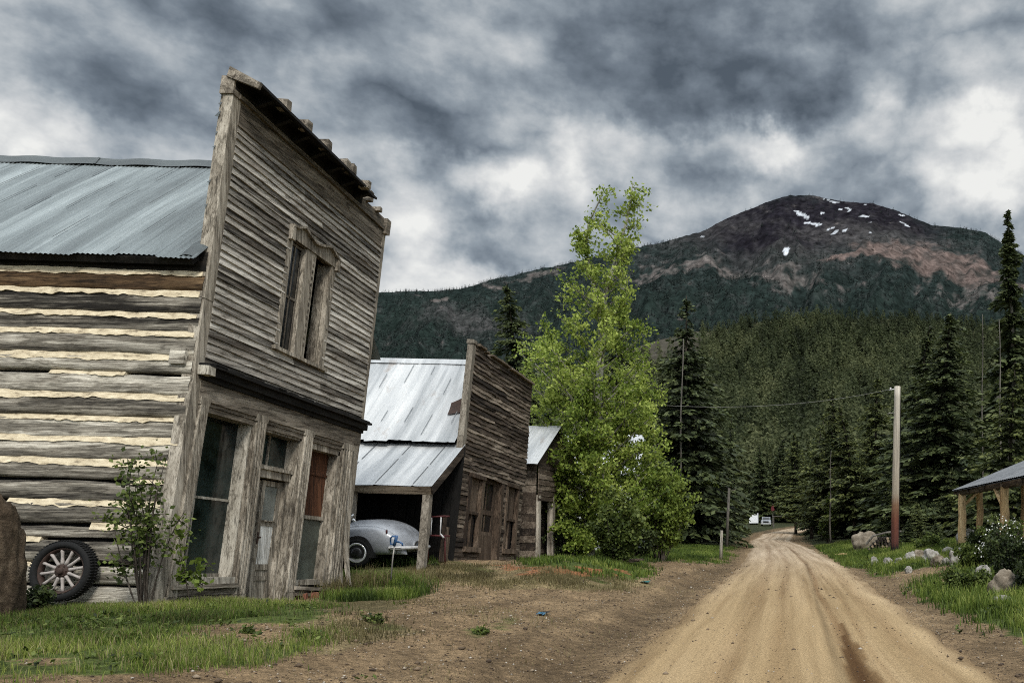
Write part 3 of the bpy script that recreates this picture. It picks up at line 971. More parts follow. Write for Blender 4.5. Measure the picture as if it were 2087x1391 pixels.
def building_one():
    r = thing('false_front_building', 'nearest leaning two-storey log building with weathered clapboard front and blue grey metal roof', 'building', A(0, 0, 0))
    # ---- log wall on the near side
    def w_on(y, x=200):
        w = 3.0
        for _ in range(20):
            Y = A(0, w, 0)[1]
            d = (x - VPX) * Y / FOC + 8.9
            z = EYE + (HOR - y) * Y / FOC
            w += z - A(0, w, d)[2]
        return w
    def d_on(x, w):
        return (x - VPX) * A(0, w, 0)[1] / FOC + 8.9
    strips = [(555, 10, -900, 480), (596, 9, -900, 480), (641, 9, -900, 480), (678, 10, -900, 480), (727, 13, -900, 352), (762, 7, 110, 262), (807, 13, -900, 480), (854, 8, -900, 480), (897, 11, -900, 480),
              (941, 12, -900, 480), (980, 6, 270, 480), (1025, 10, 25, 480), (1071, 8, 192, 480), (1101, 8, 30, 92), (1152, 5, 30, 80), (1194, 4, 0, 30), (1240, 4, 0, 20)]
    cuts = [w_on(s[0]) for s in strips]
    top = w_on(508)
    edges = [top] + cuts
    lm, lb, lk = MB(), MB(), MB()
    ds = list(np.arange(0, 4.6, .07)) + list(np.arange(4.6, 10.01, .5))
    for i in range(len(edges) - 1):
        hi, lo = edges[i] - (.012 if i else 0), edges[i + 1] + .03
        H_ = hi - lo
        seed = random.uniform(0, 99)
        bf = random.uniform(-.012, .02)
        prof = [(-.06, 1.0), (.04, .995), (.072, .955), (.082, .84), (.086 + bf, .5), (.080 + bf, .17), (.062, .045), (.03, .005), (-.06, 0.0)]
        vs, fs, k = [], [], len(prof)
        for j, dd in enumerate(ds):
            e1 = (float(fbm(dd * 1.1, seed, 3, 1)) - .5) * .05
            e2 = (float(fbm(dd * 1.1, seed + 40, 3, 2)) - .5) * .05
            for q, (o_, t_) in enumerate(prof):
                rr = (float(fbm(dd * 2.2 + q * .05, q * 2.3 + seed, 4, 3)) - .5) * .06
                w_ = lo + H_ * t_ + e1 * t_ + e2 * (1 - t_)
                vs.append(A(-(o_ + (rr if o_ > 0 else 0)), w_, -dd))
        for j in range(len(ds) - 1):
            for q in range(k - 1):
                a = j * k + q
                fs.append((a, a + k, a + k + 1, a + 1))
        (lk if i == 0 else lb if i == 1 else lm).add(vs, fs, random.uniform(.15, .85) + (.28 if i in (4, 8) else 0))
    wall = lm.build('log_wall', M['log'], r, True)
    # a backing blackened as shade so that open gaps between the logs stay dark
    bk_ = MB()
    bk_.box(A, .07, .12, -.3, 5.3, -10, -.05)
    bk_.build('dark_backing', M['black'], r)
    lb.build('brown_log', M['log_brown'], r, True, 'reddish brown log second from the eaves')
    lk.build('top_log', M['log_black'], r, True, 'black log right under the eaves')
    cm = MB()
    for (y, th, x0, x1), wc in zip(strips, cuts):
        pxm = A(0, wc, 0)[1] / FOC
        d0, d1 = max(-10, d_on(x0, wc)), min(-.04, d_on(x1, wc))
        n = max(3, int((d1 - max(d0, -4.6)) / .05))
        dd = list(np.linspace(max(d0, -4.6), d1, n))
        if d0 < -4.6: dd = list(np.arange(d0, -4.6, .5)) + dd
        sd = random.uniform(0, 90)
        vs, fs = [], []
        for d in dd:
            lowr = (float(fbm(d * 1.2, sd, 2, 4)) - .5) * .04 + (float(fbm(d * 9, sd, 4, 5)) - .5) * .075
            hw = th * pxm * (.62 + .76 * float(fbm(d * .9, sd + 7, 3, 11)))
            a_, b_ = wc - hw * .55 + lowr * .9, wc + hw * .55
            o_ = -.075 - (float(fbm(d * 5, sd + 20, 2, 6)) - .5) * .03
            vs += [A(.05, a_, d), A(o_ - .02, a_ - .004, d), A(o_ + .015, b_ + .012, d), A(.05, b_ + .012, d)]
        for j in range(len(dd) - 1):
            for q in range(3):
                p = j * 4 + q
                fs.append((p, p + 1, p + 5, p + 4))
        fs += [(0, 1, 2, 3), tuple(len(vs) - 4 + q for q in (3, 2, 1, 0))]
        cm.add(vs, fs, random.random())
    cm.build('chinking', M['chink'], r)
    kb = MB()
    kb.box(A, -.16, -.05, w_on(745, 375), w_on(714, 375), d_on(356, 3.5), d_on(388, 3.5), .6, .008)
    kb.build('log_patch', M['log'], r, label='short square block set into the log wall by the corner board')

    # ---- roof
    uE, uR = -.30, 2.6
    YR = A(uR, 7.9, 0)[1]
    zR = EYE + (HOR - 333) * YR / FOC
    wR = 7.9
    for _ in range(20): wR += zR - A(uR, wR, 0)[2]
    YE = A(uE, 5.2, 0)[1]
    zE = EYE + (HOR - 524) * YE / FOC
    wE = 5.2
    for _ in range(20): wE += zE - A(uE, wE, 0)[2]
    def slope(k_, d, off=0.0, far=False):
        u = uE + (uR - uE) * k_ if not far else uR + (uR - uE + .3) * (1 - k_)
        w = wE + (wR - wE) * k_
        sagd = -.05 * math.sin(math.pi * min(1, max(0, -d / 10))) * k_
        return A(u - off * .68 * (-1 if far else 1), w + off * .73 + sagd, d)
    rb = MB()
    nd = 640
    sheet_off = [random.uniform(-.035, .03) for _ in range(40)]
    def roofsurf(a, b_):
        d = -10 * (a ** 1.0) - .03
        sh = int(-d / .62)
        wv = .009 * math.sin(2 * math.pi * d / .076)
        lapp = .012 * ((-d / .62) % 1)
        k_ = b_
        if b_ < .02: k_ = b_ + sheet_off[sh] * .35
        return slope(k_, d, wv + lapp + .006 * math.sin(b_ * 9 + d))
    vs, fs = [], []
    rows = [0, .25, .5, .75, 1.0]
    tn = []
    for i in range(nd + 1):
        for b_ in rows:
            vs.append(roofsurf(i / nd, b_))
            sh = int((10 * i / nd) / .62)
            tn.append((sh * 37 % 11) / 11)
    for i in range(nd):
        for j in range(4):
            p = i * 5 + j
            fs.append((p, p + 1, p + 6, p + 5))
    rb.add(vs, fs, tn)
    rb.grid(lambda a, b_: slope(b_, -.03 - 10 * a, .0, True), 12, 4)
    for i in range(16):                                   # lap joints of the sheets, showing as broken dark lines
        d_ = -.03 - .62 * (i + 1)
        k0 = random.uniform(-.1, .5)
        while k0 < .93:
            k1 = min(.93, k0 + random.uniform(.12, .5))
            a_, b_ = max(.01, k0), k1
            if b_ > a_: rb.add([slope(a_, d_, .034), slope(a_, d_ - .016, .034), slope(b_, d_ - .016, .034), slope(b_, d_, .034)], [(0, 1, 2, 3)], -1.9)
            k0 = k1 + random.uniform(.05, .35)
    rf = rb.build('roof', M['roof_blue'], r)
    cp = MB()
    cp.grid(lambda a, b_: slope(1.012 - .088 * b_, -.02 - 10 * a, .035 + .012 * math.sin(a * 60 + b_)), 60, 2)
    for j_ in (-1.05, -4.1, -7.2):
        cp.grid(lambda a, b_: slope(1.012 - .09 * b_, j_ - .05 * a - .15 * (1 - b_), .052), 1, 2, .1)
    cp.build('ridge_cap', M['roof_cap'], rf)
    ev = MB()
    ev.box(lambda a, b_, c_: slope(a, b_, c_), .005, .05, -10, -.12, -.14, -.03, .4)
    for j_ in range(16): ev.box(lambda a, b_, c_: slope(a, b_, c_), .01, .6, -.5 - j_ * .62, -.42 - j_ * .62, -.14, -.03, .4)
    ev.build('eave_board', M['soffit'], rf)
    # torn flashing where the roof meets the corner board
    for w_, s_ in ((wE + .15, .09), (wE + .9, .05), (wE + 1.3, .06), (wE + 1.9, .05), (7.6, .10), (7.8, .06), (7.95, .05), (7.3, .05)):
        fl = MB()
        fl.add([A(-.10, w_, -.12), A(-.06, w_ + s_ * 1.5, -.12), A(-.08, w_ + s_ * .5 + random.uniform(-.03, .03), -.13 - s_ * .7)], [(0, 1, 2)], .3)
        fl.build('torn_flashing', M['roof_cap'], rf)
    fl = MB()
    fl.grid(lambda a, b_: A(uE + .3 * a, wE - .02 + .34 * a + .06 * math.sin(b_ * 3), -.32 + .3 * b_), 4, 4)
    fl.build('torn_flashing', M['roof_cap'], rf)

    # ---- other walls (log gable behind, far side)
    ow = MB()
    siding_rows(ow, lambda a, b_, c_: A(5.2 + c_, b_, a), -10, -.1, -.3, 5.3, .3, .02, [], 10)
    for i in range(26):
        w_ = -.3 + i * .32
        half = 5.2 if w_ < 5.2 else max(.2, 5.2 * (1 - (w_ - 5.2) / 2.9))
        ow.box(A, 2.6 - half / 2, 2.6 + half / 2, w_, w_ + .315, -10.06, -9.96)
    ow.build('far_wall', M['brown_siding'], r)
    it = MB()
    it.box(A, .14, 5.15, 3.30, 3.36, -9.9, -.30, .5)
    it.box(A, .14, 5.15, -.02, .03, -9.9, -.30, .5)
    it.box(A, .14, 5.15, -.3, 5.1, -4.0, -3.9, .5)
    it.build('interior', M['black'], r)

    # ---- false front, upper storey
    hole = (1.90, 3.32, 4.36, 6.42)
    sd = MB()
    siding_rows(sd, A, .14, 5.12, 3.60, 7.62, .118, .022, [hole], 16, .007, .007, lap=.03, seam=.5)
    sd.build('clapboard_siding', M['siding'], r)
    bk2 = MB()
    bk2.box(A, .13, 5.12, 3.55, 4.36, -.06, -.012)
    bk2.box(A, .13, 1.90, 4.36, 6.42, -.06, -.012)
    bk2.box(A, 3.32, 5.12, 4.36, 6.42, -.06, -.012)
    bk2.box(A, .13, 5.12, 6.42, 8.25, -.06, -.012)
    for k_ in range(9): bk2.box(A, .3 + k_ * .56, .36 + k_ * .56, 6.9, 8.2, -.16, -.065)
    bk2.build('sheathing', M['brown_siding'], r)
    cb = MB()
    cb.board(lambda a, b_, c_: A(b_, a, c_), 4.6, 8.12, -.06, .145, -.15, .04, 10, .006, .004, .62)
    cb.board(lambda a, b_, c_: A(b_ - .10 * max(0, 1 - a / 3.4), a, c_), -.12, 4.597, -.07, .13, -.15, .034, 12, .008, .004, .5)
    cb.build('corner_board', M['trim_z'], r)
    cb = MB()
    cb.board(lambda a, b_, c_: A(b_, a, c_), 3.6, 8.1, 5.10, 5.21, -.12, .045, 10, .006, .004, .4)
    cb.build('corner_board', M['trim_z'], r)
    fz = MB()
    fz.board(A, .10, 5.16, 7.62, 7.80, 0, .030, 12, .004, .004, .35)
    fz.board(A, .10, 5.16, 7.803, 8.02, 0, .036, 12, .004, .004, .2)
    fz.board(A, .05, 5.2, 8.02, 8.10, 0, .085, 12, .004, .004, .3)
    fz.board(A, .12, 5.14, 7.59, 7.635, .0, .055, 12, .004, .003, .55)
    fz.build('frieze', M['trim_y'], r)
    # sloping cornice roof, broken off at its far end
    def corn(a, b_, c_):            # a along, b out 0..1, c thickness
        return A(a, 8.42 - .20 * b_ + c_, -.05 + .52 * b_)
    cn = MB()
    for a0, a1 in ((-.07, 1.2), (1.203, 2.4), (2.403, 3.4), (3.403, 4.0)):
        cn.board(lambda a, b_, c_: corn(a, b_, c_), a0, a1, 0, 1.0 if a0 < 3.2 else .86, -.03, .02, 5, .006, .003, .3)
    cn.box(A, -.06, 4.05, 8.12, 8.36, .0, .06, .3)
    for a0 in np.arange(.4, 4.0, .55): cn.poly(lambda a, b_, c_: A(c_, b_, a), [(.06, 8.08), (.36, 8.21), (.36, 8.25), (.06, 8.36)], a0, a0 + .08, .3)
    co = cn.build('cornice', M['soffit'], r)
    ce = MB()
    ce.poly(lambda a, b_, c_: A(c_, b_, a), [(-.06, 8.30), (.47, 8.10), (.50, 8.20), (-.03, 8.48)], -.13, -.075, .6)
    ce.box(A, -.10, .16, 8.02, 8.33, -.16, .06, .55, .004)
    ce.build('end_cap', M['trim_y'], co)
    for a0, w_, l_ in ((.62, 8.42, .05), (1.28, 8.42, .06), (1.95, 8.42, .06), (2.62, 8.42, .04), (2.85, 8.43, .07), (3.45, 8.42, .04)):
        lo_ = MB()
        lo_.box(A, a0, a0 + .13, w_ - .19, w_ - .19 + .12 + l_, .28, .47, None, .01)
        lo_.build('rafter_stub', M['trim_y'], co)
    for a0, w_, l_ in ((4.20, 8.30, .17), (4.62, 8.27, .16)):
        lo_ = MB()
        lo_.box(A, a0, a0 + .10, w_, w_ + .10, -.12, l_, .8, .008)
        lo_.build('lookout', M['trim_y'], co)
    lo_ = MB()
    lo_.box(A, 4.0, 4.12, 8.40, 8.43, -.02, .26, .5, .01)
    lo_.build('loose_strip', M['trim_y'], co)
    pe = MB()
    pe.board(A, 4.05, 5.2, 8.10, 8.30, -.1, .05, 4, .006, .005, .3)
    pe.box(A, 5.06, 5.24, 7.95, 8.30, -.1, .12, .5, .006)
    pe.build('cornice_return', M['trim_y'], co)

    # ---- upper window pair
    wn_ = MB()
    V = lambda a, b_, c_: A(b_, a, c_)
    wn_.board(V, 4.36, 6.44, 1.80, 1.945, -.04, .05, 5, .003, .003, .6)
    wn_.board(V, 4.36, 6.42, 3.27, 3.42, -.04, .05, 5, .003, .003, .5)
    wn_.board(V, 4.36, 6.42, 2.40, 2.73, -.03, .045, 5, .003, .003, .75)
    wn_.board(A, 1.74, 3.47, 4.30, 4.362, -.04, .10, 5, .003, .003, .6)
    hoodp = [(1.80, 6.42), (1.80, 6.60), (1.98, 6.63), (2.17, 6.72), (2.36, 6.64), (2.56, 6.58), (2.72, 6.60), (2.90, 6.66), (3.08, 6.72), (3.26, 6.64), (3.44, 6.57), (3.44, 6.42)]
    wn_.poly(lambda a, b_, c_: A(a, b_, c_), hoodp, -.01, .07, .45)
    for i in range(1, len(hoodp) - 2):
        (a0, b0), (a1, b1) = hoodp[i], hoodp[i + 1]
        wn_.add([A(a0, b0, -.01), A(a0, b0, .13), A(a0, b0 + .045, .13), A(a0, b0 + .045, -.01), A(a1, b1, -.01), A(a1, b1, .13), A(a1, b1 + .045, .13), A(a1, b1 + .045, -.01)],
                [(0, 1, 5, 4), (1, 2, 6, 5), (2, 3, 7, 6), (3, 0, 4, 7), (0, 3, 2, 1), (4, 5, 6, 7)], .4)
    for a0 in (1.80, 3.36): wn_.box(A, a0, a0 + .09, 6.36, 6.62, .0, .12, .5, .004)
    for b_ in np.arange(4.6, 6.3, .13): wn_.box(A, 2.64, 2.675, b_, b_ + .055, .045, .058, 0.0)
    # deep reveals
    wn_.box(A, 1.93, 1.945, 4.36, 6.42, -.17, -.04, .5)
    wn_.box(A, 2.40, 2.42, 4.36, 6.42, -.06, -.03, .2)
    wn_.box(A, 2.71, 2.73, 4.36, 6.42, -.15, -.03, .4)
    wn_.box(A, 3.24, 3.275, 4.36, 6.42, -.21, -.04, .15)
    fr = wn_.build('window', M['trim_z'], r)
    sh = MB()
    for a0, a1, b0, b1, c0 in ((1.95, 1.99, 4.37, 6.40, -.06), (2.365, 2.40, 4.37, 6.40, -.06), (1.99, 2.365, 4.37, 4.42, -.06), (1.99, 2.365, 6.35, 6.40, -.06), (1.99, 2.365, 5.35, 5.395, -.06), (2.165, 2.185, 4.42, 6.35, -.06)):
        sh.box(A, a0, a1, b0, b1, c0, c0 + .035, .35)
    sh.build('sash', M['grey_z'], fr)
    gl = MB()
    gl.box(A, 1.98, 2.38, 4.40, 6.38, -.048, -.042, .5)
    gl.build('pane', M['glass_black'], fr)

    # ---- storefront cornice and frieze
    sc_ = MB()
    sc_.board(A, .02, 5.28, 3.555, 3.60, -.02, .20, 14, .006, .004, .3)
    sc_.board(A, .05, 5.25, 3.44, 3.552, -.02, .13, 14, .004, .004, .15)
    sc_.board(A, .06, 5.2, 3.36, 3.437, -.02, .07, 14, .004, .003, .2)
    for i in range(12): sc_.board(A, .16 + i * .42, .16 + i * .42 + random.uniform(.2, .5), 3.601, 3.625, .02, .16 + random.uniform(0, .05), 2, .006, .006, random.random() * .5)
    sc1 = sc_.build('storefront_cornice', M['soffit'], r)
    e_ = MB()
    e_.box(A, .0, .17, 3.42, 3.56, .03, .20, .9, .004)
    e_.build('end_block', M['pale_board'], sc1)
    sf = MB()
    sf.board(A, .12, 5.2, 3.10, 3.36, -.02, .035, 14, .004, .004, .55)
    for a0, a1 in ((.26, 1.56), (1.84, 3.08), (3.34, 4.86)):
        sf.board(A, a0, a1, 3.045, 3.098, -.02, .07, 5, .003, .003, .45)
        sf.board(A, a0, a1, 2.985, 3.043, -.02, .045, 5, .003, .003, .35)
        sf.board(A, a0, a1, 2.90, 2.983, -.02, .025, 5, .003, .003, .5)
    sf.build('storefront_frieze', M['trim_y'], r)

    # ---- pilasters
    def pilaster(a0, a1, w0, w1, tone=.6, m=None):
        m = m or A
        V = lambda a, b_, c_: m(b_, a, c_)
        p = MB()
        p.board(V, w0, w1, a0, a1, -.22, .045, 8, .003, .003, tone - .42)  # base board toned darker: groove shade put into the tone
        n = 4
        for i in range(n):
            x = a0 + (a1 - a0) * (i + .5) / n
            p.board(V, w0 + .25, w1 - .12, x - .02, x + .02, .04, .078, 8, .002, .004, tone + random.uniform(-.1, .35))
        p.box(m, a0 - .02, a1 + .02, w1 - .12, w1, .0, .075, tone, .003)
        p.box(m, a0 - .02, a1 + .02, w0, w0 + .25, .0, .07, tone - .2, .006)
        return p.build('pilaster', M['trim_z'], r)
    pilaster(.135, .325, -.12, 3.10, .55, lambda u, w, d=0.0: A(u - .155 * (1 - w / 3.1), w, d))
    pilaster(1.56, 1.85, -.12, 3.10, .6)
    pilaster(3.06, 3.35, -.14, 3.10, .62)
    pilaster(4.50, 4.88, -.02, 3.06, .6)
    # flaring loose boards at the far corner
    lbs = MB()
    for k_, (a0, fl_, sw) in enumerate(((4.90, .10, .09), (5.0, .22, .10), (5.11, .16, .10))):
        def mm(a, b_, c_, a0=a0, fl_=fl_):
            q = max(0, 1 - a / 1.6)
            return A(a0 + b_ + fl_ * q * q * .7, a, c_ + fl_ * q * q)
        lbs.board(mm, -.12 + .06 * k_, 3.35, 0, sw, -.02, .022, 12, .005, .006)
    lbs.build('loose_board', M['trim_z'], r)

    # ---- left display window
    dw = MB()
    dw.box(A, .10, 1.56, .30, .40, -.26, .05, .55, .003)
    dw.box(A, 1.535, 1.558, .38, 2.95, -.27, -.01, .8)                   # pale far reveal
    dw.box(A, .24, 1.56, 2.90, 2.96, -.27, -.01, .3)
    dw.box(lambda u, w, d: A(u - .155 * (1 - w / 3.1), w, d), .29, .325, .38, 2.95, -.27, -.02, .5)
    dd = -.235
    dw.box(A, .66, .695, .4, 2.9, dd, dd + .04, .5)
    dw.box(A, .17, 1.53, 1.60, 1.64, dd, dd + .045, .6)
    dw.box(A, .15, 1.53, .39, .45, dd, dd + .045, .6)
    dwo = dw.build('display_window', M['pale_board'], r)
    for a0, a1, b0, b1 in ((.17, .66, .45, 1.60), (.695, 1.53, .45, 1.60), (.20, .66, 1.64, 2.9), (.695, 1.53, 1.64, 2.9)):
        g_ = MB()
        g_.box(A, a0 - .004, a1 + .004, b0 - .004, b1 + .004, dd + .012, dd + .018)
        g_.build('pane', M['glass_teal'], dwo)
    sl = MB()
    sl.board(A, .03, 1.58, .235, .30, -.2, .11, 5, .004, .004, .85)
    sl.board(A, .04, 1.55, .13, .232, -.2, .05, 5, .004, .004, .6)
    sl.board(A, .03, 1.55, .085, .127, -.2, .075, 5, .004, .004, .5)
    sl.board(A, .02, 1.55, -.16, .082, -.2, .04, 5, .004, .004, .45)
    sl.build('sill', M['trim_y'], dwo)

    # ---- door bay
    db = MB()
    db.box(A, 3.035, 3.06, -.1, 2.9, -.27, .0, .6)
    db.box(A, 1.85, 3.06, 2.86, 2.92, -.27, .0, .3)
    db.board(A, 1.85, 3.06, 2.09, 2.27, -.26, -.09, 5, .003, .003, .45)
    db.board(A, 1.85, 3.06, 2.23, 2.285, -.26, -.05, 5, .003, .003, .7)
    db.board(V, -.1, 2.1, 2.985, 3.05, -.26, -.12, 5, .003, .003, .6)
    db.box(A, 1.9, 3.03, 2.29, 2.33, -.25, -.2, .5)
    db.box(A, 2.44, 2.48, 2.33, 2.86, -.25, -.205, .4)
    dbo = db.build('transom', M['trim_z'], r)
    g_ = MB()
    g_.box(A, 1.88, 3.03, 2.31, 2.87, -.238, -.232)
    g_.build('pane', M['glass_teal'], dbo)
    def leaf(a0, a1, dz, nm):
        f_ = MB()
        d0, d1 = dz - .045, dz
        wd = .095
        for p in ((a0, a0 + wd, -.08, 2.06), (a1 - wd, a1, -.08, 2.06)): f_.board(V, p[2], p[3], p[0], p[1], d0, d1, 5, .002, .002, .5)
        for b0, b1 in ((-.08, .02), (.32, .40), (.50, .60), (1.27, 1.345), (1.97, 2.06)): f_.box(A, a0 + wd, a1 - wd, b0, b1, d0, d1, .5)
        f_.box(A, a0 + wd - .015, a1 - wd + .015, 1.345, 1.365, d1, d1 + .03, .3)
        for b0, b1 in ((.02, .32), (.40, .5)): f_.box(A, a0 + wd, a1 - wd, b0, b1, d0 + .012, d1 - .02, .7)
        o = f_.build('door', M['trim_z'], r, label=nm)
        w_ = MB()
        w_.box(A, a0 + wd, a1 - wd, .60, 1.27, d0 + .01, d1 - .015, random.random())
        w_.build('door_panel', M['white_board'], o)
        gg = MB()
        gg.box(A, a0 + wd, a1 - wd, 1.345, 1.97, d0 + .01, d1 - .025)
        gg.build('pane', M['curtain'] if a0 > 2.2 else M['glass_black'], o)
        return o
    leaf(1.86, 2.36, -.22, 'left leaf of the double door with a dark pane')
    rl = leaf(2.40, 2.985, -.20, 'right leaf of the double door with white panel and grey pane')
    hd = MB()
    hd.box(A, 2.425, 2.455, .95, 1.15, -.2, -.185, .5)
    hd.tube([A(2.44, 1.06, -.185), A(2.44, 1.06, -.14)], .016, 8)
    hd.build('handle', M['rust'], rl)

    # ---- right display window, upper half boarded
    rw = MB()
    rw.box(A, 4.44, 4.50, .20, 2.86, -.24, .0, .65)
    rw.box(A, 3.34, 4.50, 2.78, 2.9, -.24, .0, .35)
    rw.box(A, 3.345, 3.38, .25, 2.8, -.24, -.02, .4)
    rw.board(A, 3.36, 4.46, 1.46, 1.53, -.23, -.13, 4, .003, .003, .7)
    rw.board(A, 3.34, 4.46, .22, .32, -.23, -.05, 4, .003, .003, .6)
    rw.box(A, 3.62, 3.65, .32, 1.46, -.2, -.165, .4)
    rwo = rw.build('display_window', M['trim_z'], r)
    pb = MB()
    for a0, a1 in ((3.38, 3.70), (3.705, 4.06), (4.065, 4.44)): pb.board(V, 1.53, 2.79, a0, a1, -.22, -.19, 4, .002, .004)
    pb.board(A, 3.66, 4.44, 2.32, 2.37, -.19, -.168, 3, .002, .002, .3)
    pb.build('board_panel', M['rust_board'], rwo)
    g_ = MB()
    g_.box(A, 3.37, 4.45, .30, 1.48, -.195, -.188)
    g_.build('pane', M['glass_grey'], rwo)
    sl = MB()
    sl.board(lambda a, b_, c_: A(a, b_ - .045 * (a - 3.3), c_), 3.30, 4.75, .155, .215, -.2, .12, 5, .006, .004, .85)
    sl.board(lambda a, b_, c_: A(a, b_ - .06 * (a - 3.3), c_), 3.34, 4.62, .10, .15, -.2, .06, 5, .006, .004, .5)
    sl.board(lambda a, b_, c_: A(a, b_ - .05 * (a - 3.3), c_ + .02), 3.36, 4.7, .04, .09, -.2, .09, 5, .008, .006, .3)
    sl.build('sill', M['trim_y'], rwo)
    return r


def building_two():
    r = thing('false_front_store', 'small leaning brown false-front store with bright sheet metal roof, beyond the parked silver car', 'building', B(0, 0, 0))
    V = lambda a, b_, c_: B(b_, a, c_)
    # upper facade
    sd = MB()
    siding_rows(sd, B, 0, 5.95, 2.42, 6.0, .125, .02, [], 18, .016, .016, .015, .6, .035, .02, None, .04)
    sd.build('clapboard_siding', M['brown_siding'], r)
    sh = MB()
    sh.box(B, .05, 5.9, 2.45, 5.98, -.08, -.03)
    sh.build('sheathing', M['black'], r)
    cb = MB()
    cb.board(lambda a, b_, c_: B(b_, a, c_), 2.78, 6.02, -.20, .04, -.12, .045, 8, .006, .005, .8)
    cb.box(B, -.23, .06, 6.02, 6.13, -.14, .06, .7, .01)
    cb.build('corner_board', M['grey_z'], r)
    tp = MB()
    for a0, a1, w_ in ((.1, .75, 6.02), (.78, 1.0, 5.98), (1.35, 2.3, 5.99), (2.32, 3.2, 5.97), (3.25, 4.6, 5.98), (4.62, 5.9, 5.96)):
        tp.board(B, a0, a1, w_, w_ + .06, -.1, .14, 4, .012, .01)
    tp.build('coping', M['grey_x'], r)
    # band boards at the foot of the siding
    # lower facade
    lw = MB()
    def stack(a0, a1, w0, w1, h, jit):
        w = w0
        lw = MB()
        while w < w1 - .02:
            hh = h * random.uniform(.85, 1.15)
            lw.box(B, a0 + random.uniform(-jit, jit), a1 + random.uniform(-jit, jit), w, w + hh * .86, -.1, .03 + random.uniform(-.02, .03), None, .008)
            w += hh
        lw.build('stacked_boards', M['brown_siding'], r)
    stack(.04, .60, .0, 2.75, .125, .04)
    stack(3.72, 4.02, .15, 2.42, .125, .03)
    stack(5.32, 5.75, .1, 2.42, .125, .05)
    for a0, a1, b0, b1 in ((.04, 1.8, -.02, .30), (3.72, 5.8, -.05, .34)):
        lw = MB()
        siding_rows(lw, B, a0, a1, b0, b1, .125, .03, [], 5, .006, .006)
        lw.build('base_boards', M['brown_siding'], r)
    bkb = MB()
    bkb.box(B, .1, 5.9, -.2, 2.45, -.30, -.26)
    bkb.build('dark_backing', M['black'], r)
    def window(a0, a1, b0, b1):
        f = MB()
        f.board(V, b0 - .04, b1 + .08, a0 - .10, a0 + .06, -.05, .06, 5, .006, .004)
        f.board(V, b0 - .04, b1 + .08, a1 - .06, a1 + .10, -.05, .06, 5, .006, .004)
        f.board(B, a0 - .12, a1 + .16, b1, b1 + .11, -.05, .09, 4, .006, .004)
        f.board(B, a0 - .10, a1 + .12, b0 - .10, b0 + .04, -.05, .12, 4, .006, .004, .95)
        f.box(B, a0 + .06, a1 - .06, 1.28, 1.36, -.08, .02)
        f.box(B, (a0 + a1) / 2 - .025, (a0 + a1) / 2 + .025, b0 + .05, 1.28, -.09, -.02)
        o = f.build('window', M['brown_z'], r)
        q = MB()
        n = 3
        for i in range(n):
            x0 = a0 + .06 + (a1 - a0 - .12) * i / n
            q.board(V, 1.36, b1, x0, x0 + (a1 - a0 - .12) / n - .006, -.10, -.06, 4, .002, .004)
        q.build('board_panel', M['brown_z'], o)
        g = MB()
        g.box(B, a0 + .05, a1 - .05, b0 + .03, 1.3, -.085, -.078)
        g.build('pane', M['glass_black'], o)
    window(.72, 1.74, .34, 2.30)
    window(4.10, 5.24, .36, 2.33)
    dr = MB()
    dr.board(V, -.1, 2.42, 1.80, 1.93, -.22, .05, 5, .006, .004, .6)
    dr.board(V, -.1, 2.40, 3.52, 3.72, -.22, .05, 5, .006, .004, .4)
    dr.box(B, 1.93, 3.52, -.1, .78, -.20, -.15, .4)
    dr.board(V, -.1, .76, 2.0, 3.45, -.15, -.12, 4, .004, .004, .55)
    dr.box(B, 1.93, 2.12, .78, 2.36, -.20, -.15, .5)
    dr.box(B, 3.32, 3.52, .78, 2.36, -.20, -.15, .5)
    dr.box(B, 2.12, 3.32, 1.36, 1.5, -.20, -.15, .5)
    dr.box(B, 2.12, 3.32, .72, .86, -.19, -.13, .85)
    dr.box(B, 2.70, 2.76, .86, 2.36, -.19, -.155, .5)
    dr.box(B, 1.93, 3.52, 2.28, 2.45, -.20, -.1, .3)
    do = dr.build('door', M['brown_z'], r)
    g = MB()
    g.box(B, 2.1, 3.34, .8, 2.3, -.185, -.178)
    g.build('pane', M['glass_black'], do)
    st = MB()
    st.board(B, 1.7, 3.75, -.22, -.08, -.1, .45, 4, .01, .01, .35)
    st.board(lambda a, b_, c_: B(a, b_ - .07 * (a - 3.8), c_), 3.78, 5.4, -.28, -.06, .0, .35, 4, .01, .01, .55)
    st.board(B, .0, 1.7, -.12, -.02, -.1, .16, 4, .01, .01, .9)
    st.build('doorstep', M['grey_x'], r)

    # main roof
    def pt(px, py, u):
        Y = B(u, 3, 0)[1]
        w = 4.0
        for _ in range(25):
            Y = B(u, w, 0)[1]
            w += EYE + (HOR - py) * Y / FOC - B(u, w, 0)[2]
        return w
    uE, uR = -.32, 2.1
    wE, wR = pt(0, 900, uE), min(pt(0, 728, uR), 5.97)
    def rs_(k, d, off=0.0):
        dip = -.07 * math.sin(math.pi * k) * (1 if off == 0 else 1)
        return B(uE + (uR - uE) * k - off * .8, wE + (wR - wE) * k + off * .6 + dip, d)
    rf = MB()
    nd, nk = 260, 8
    vs, fs, tn = [], [], []
    for i in range(nd + 1):
        d = -.14 - 10 * i / nd
        t_ = (-d / .66)
        ridge_ = .022 * max(0, 1 - abs((t_ % 1) - .5) / .09)
        for j in range(nk + 1):
            k = j / nk
            wob_ = .016 * math.sin(d * 5 + k * 3) * (1 - k) + .01 * math.sin(d * 2.3)
            flap = 0
            vs.append(rs_(k - (.012 * math.sin(int(t_) * 2.7) if j == 0 else 0), d, ridge_ + wob_ + flap))
            tn.append((int(t_) * 29 % 13) / 13)
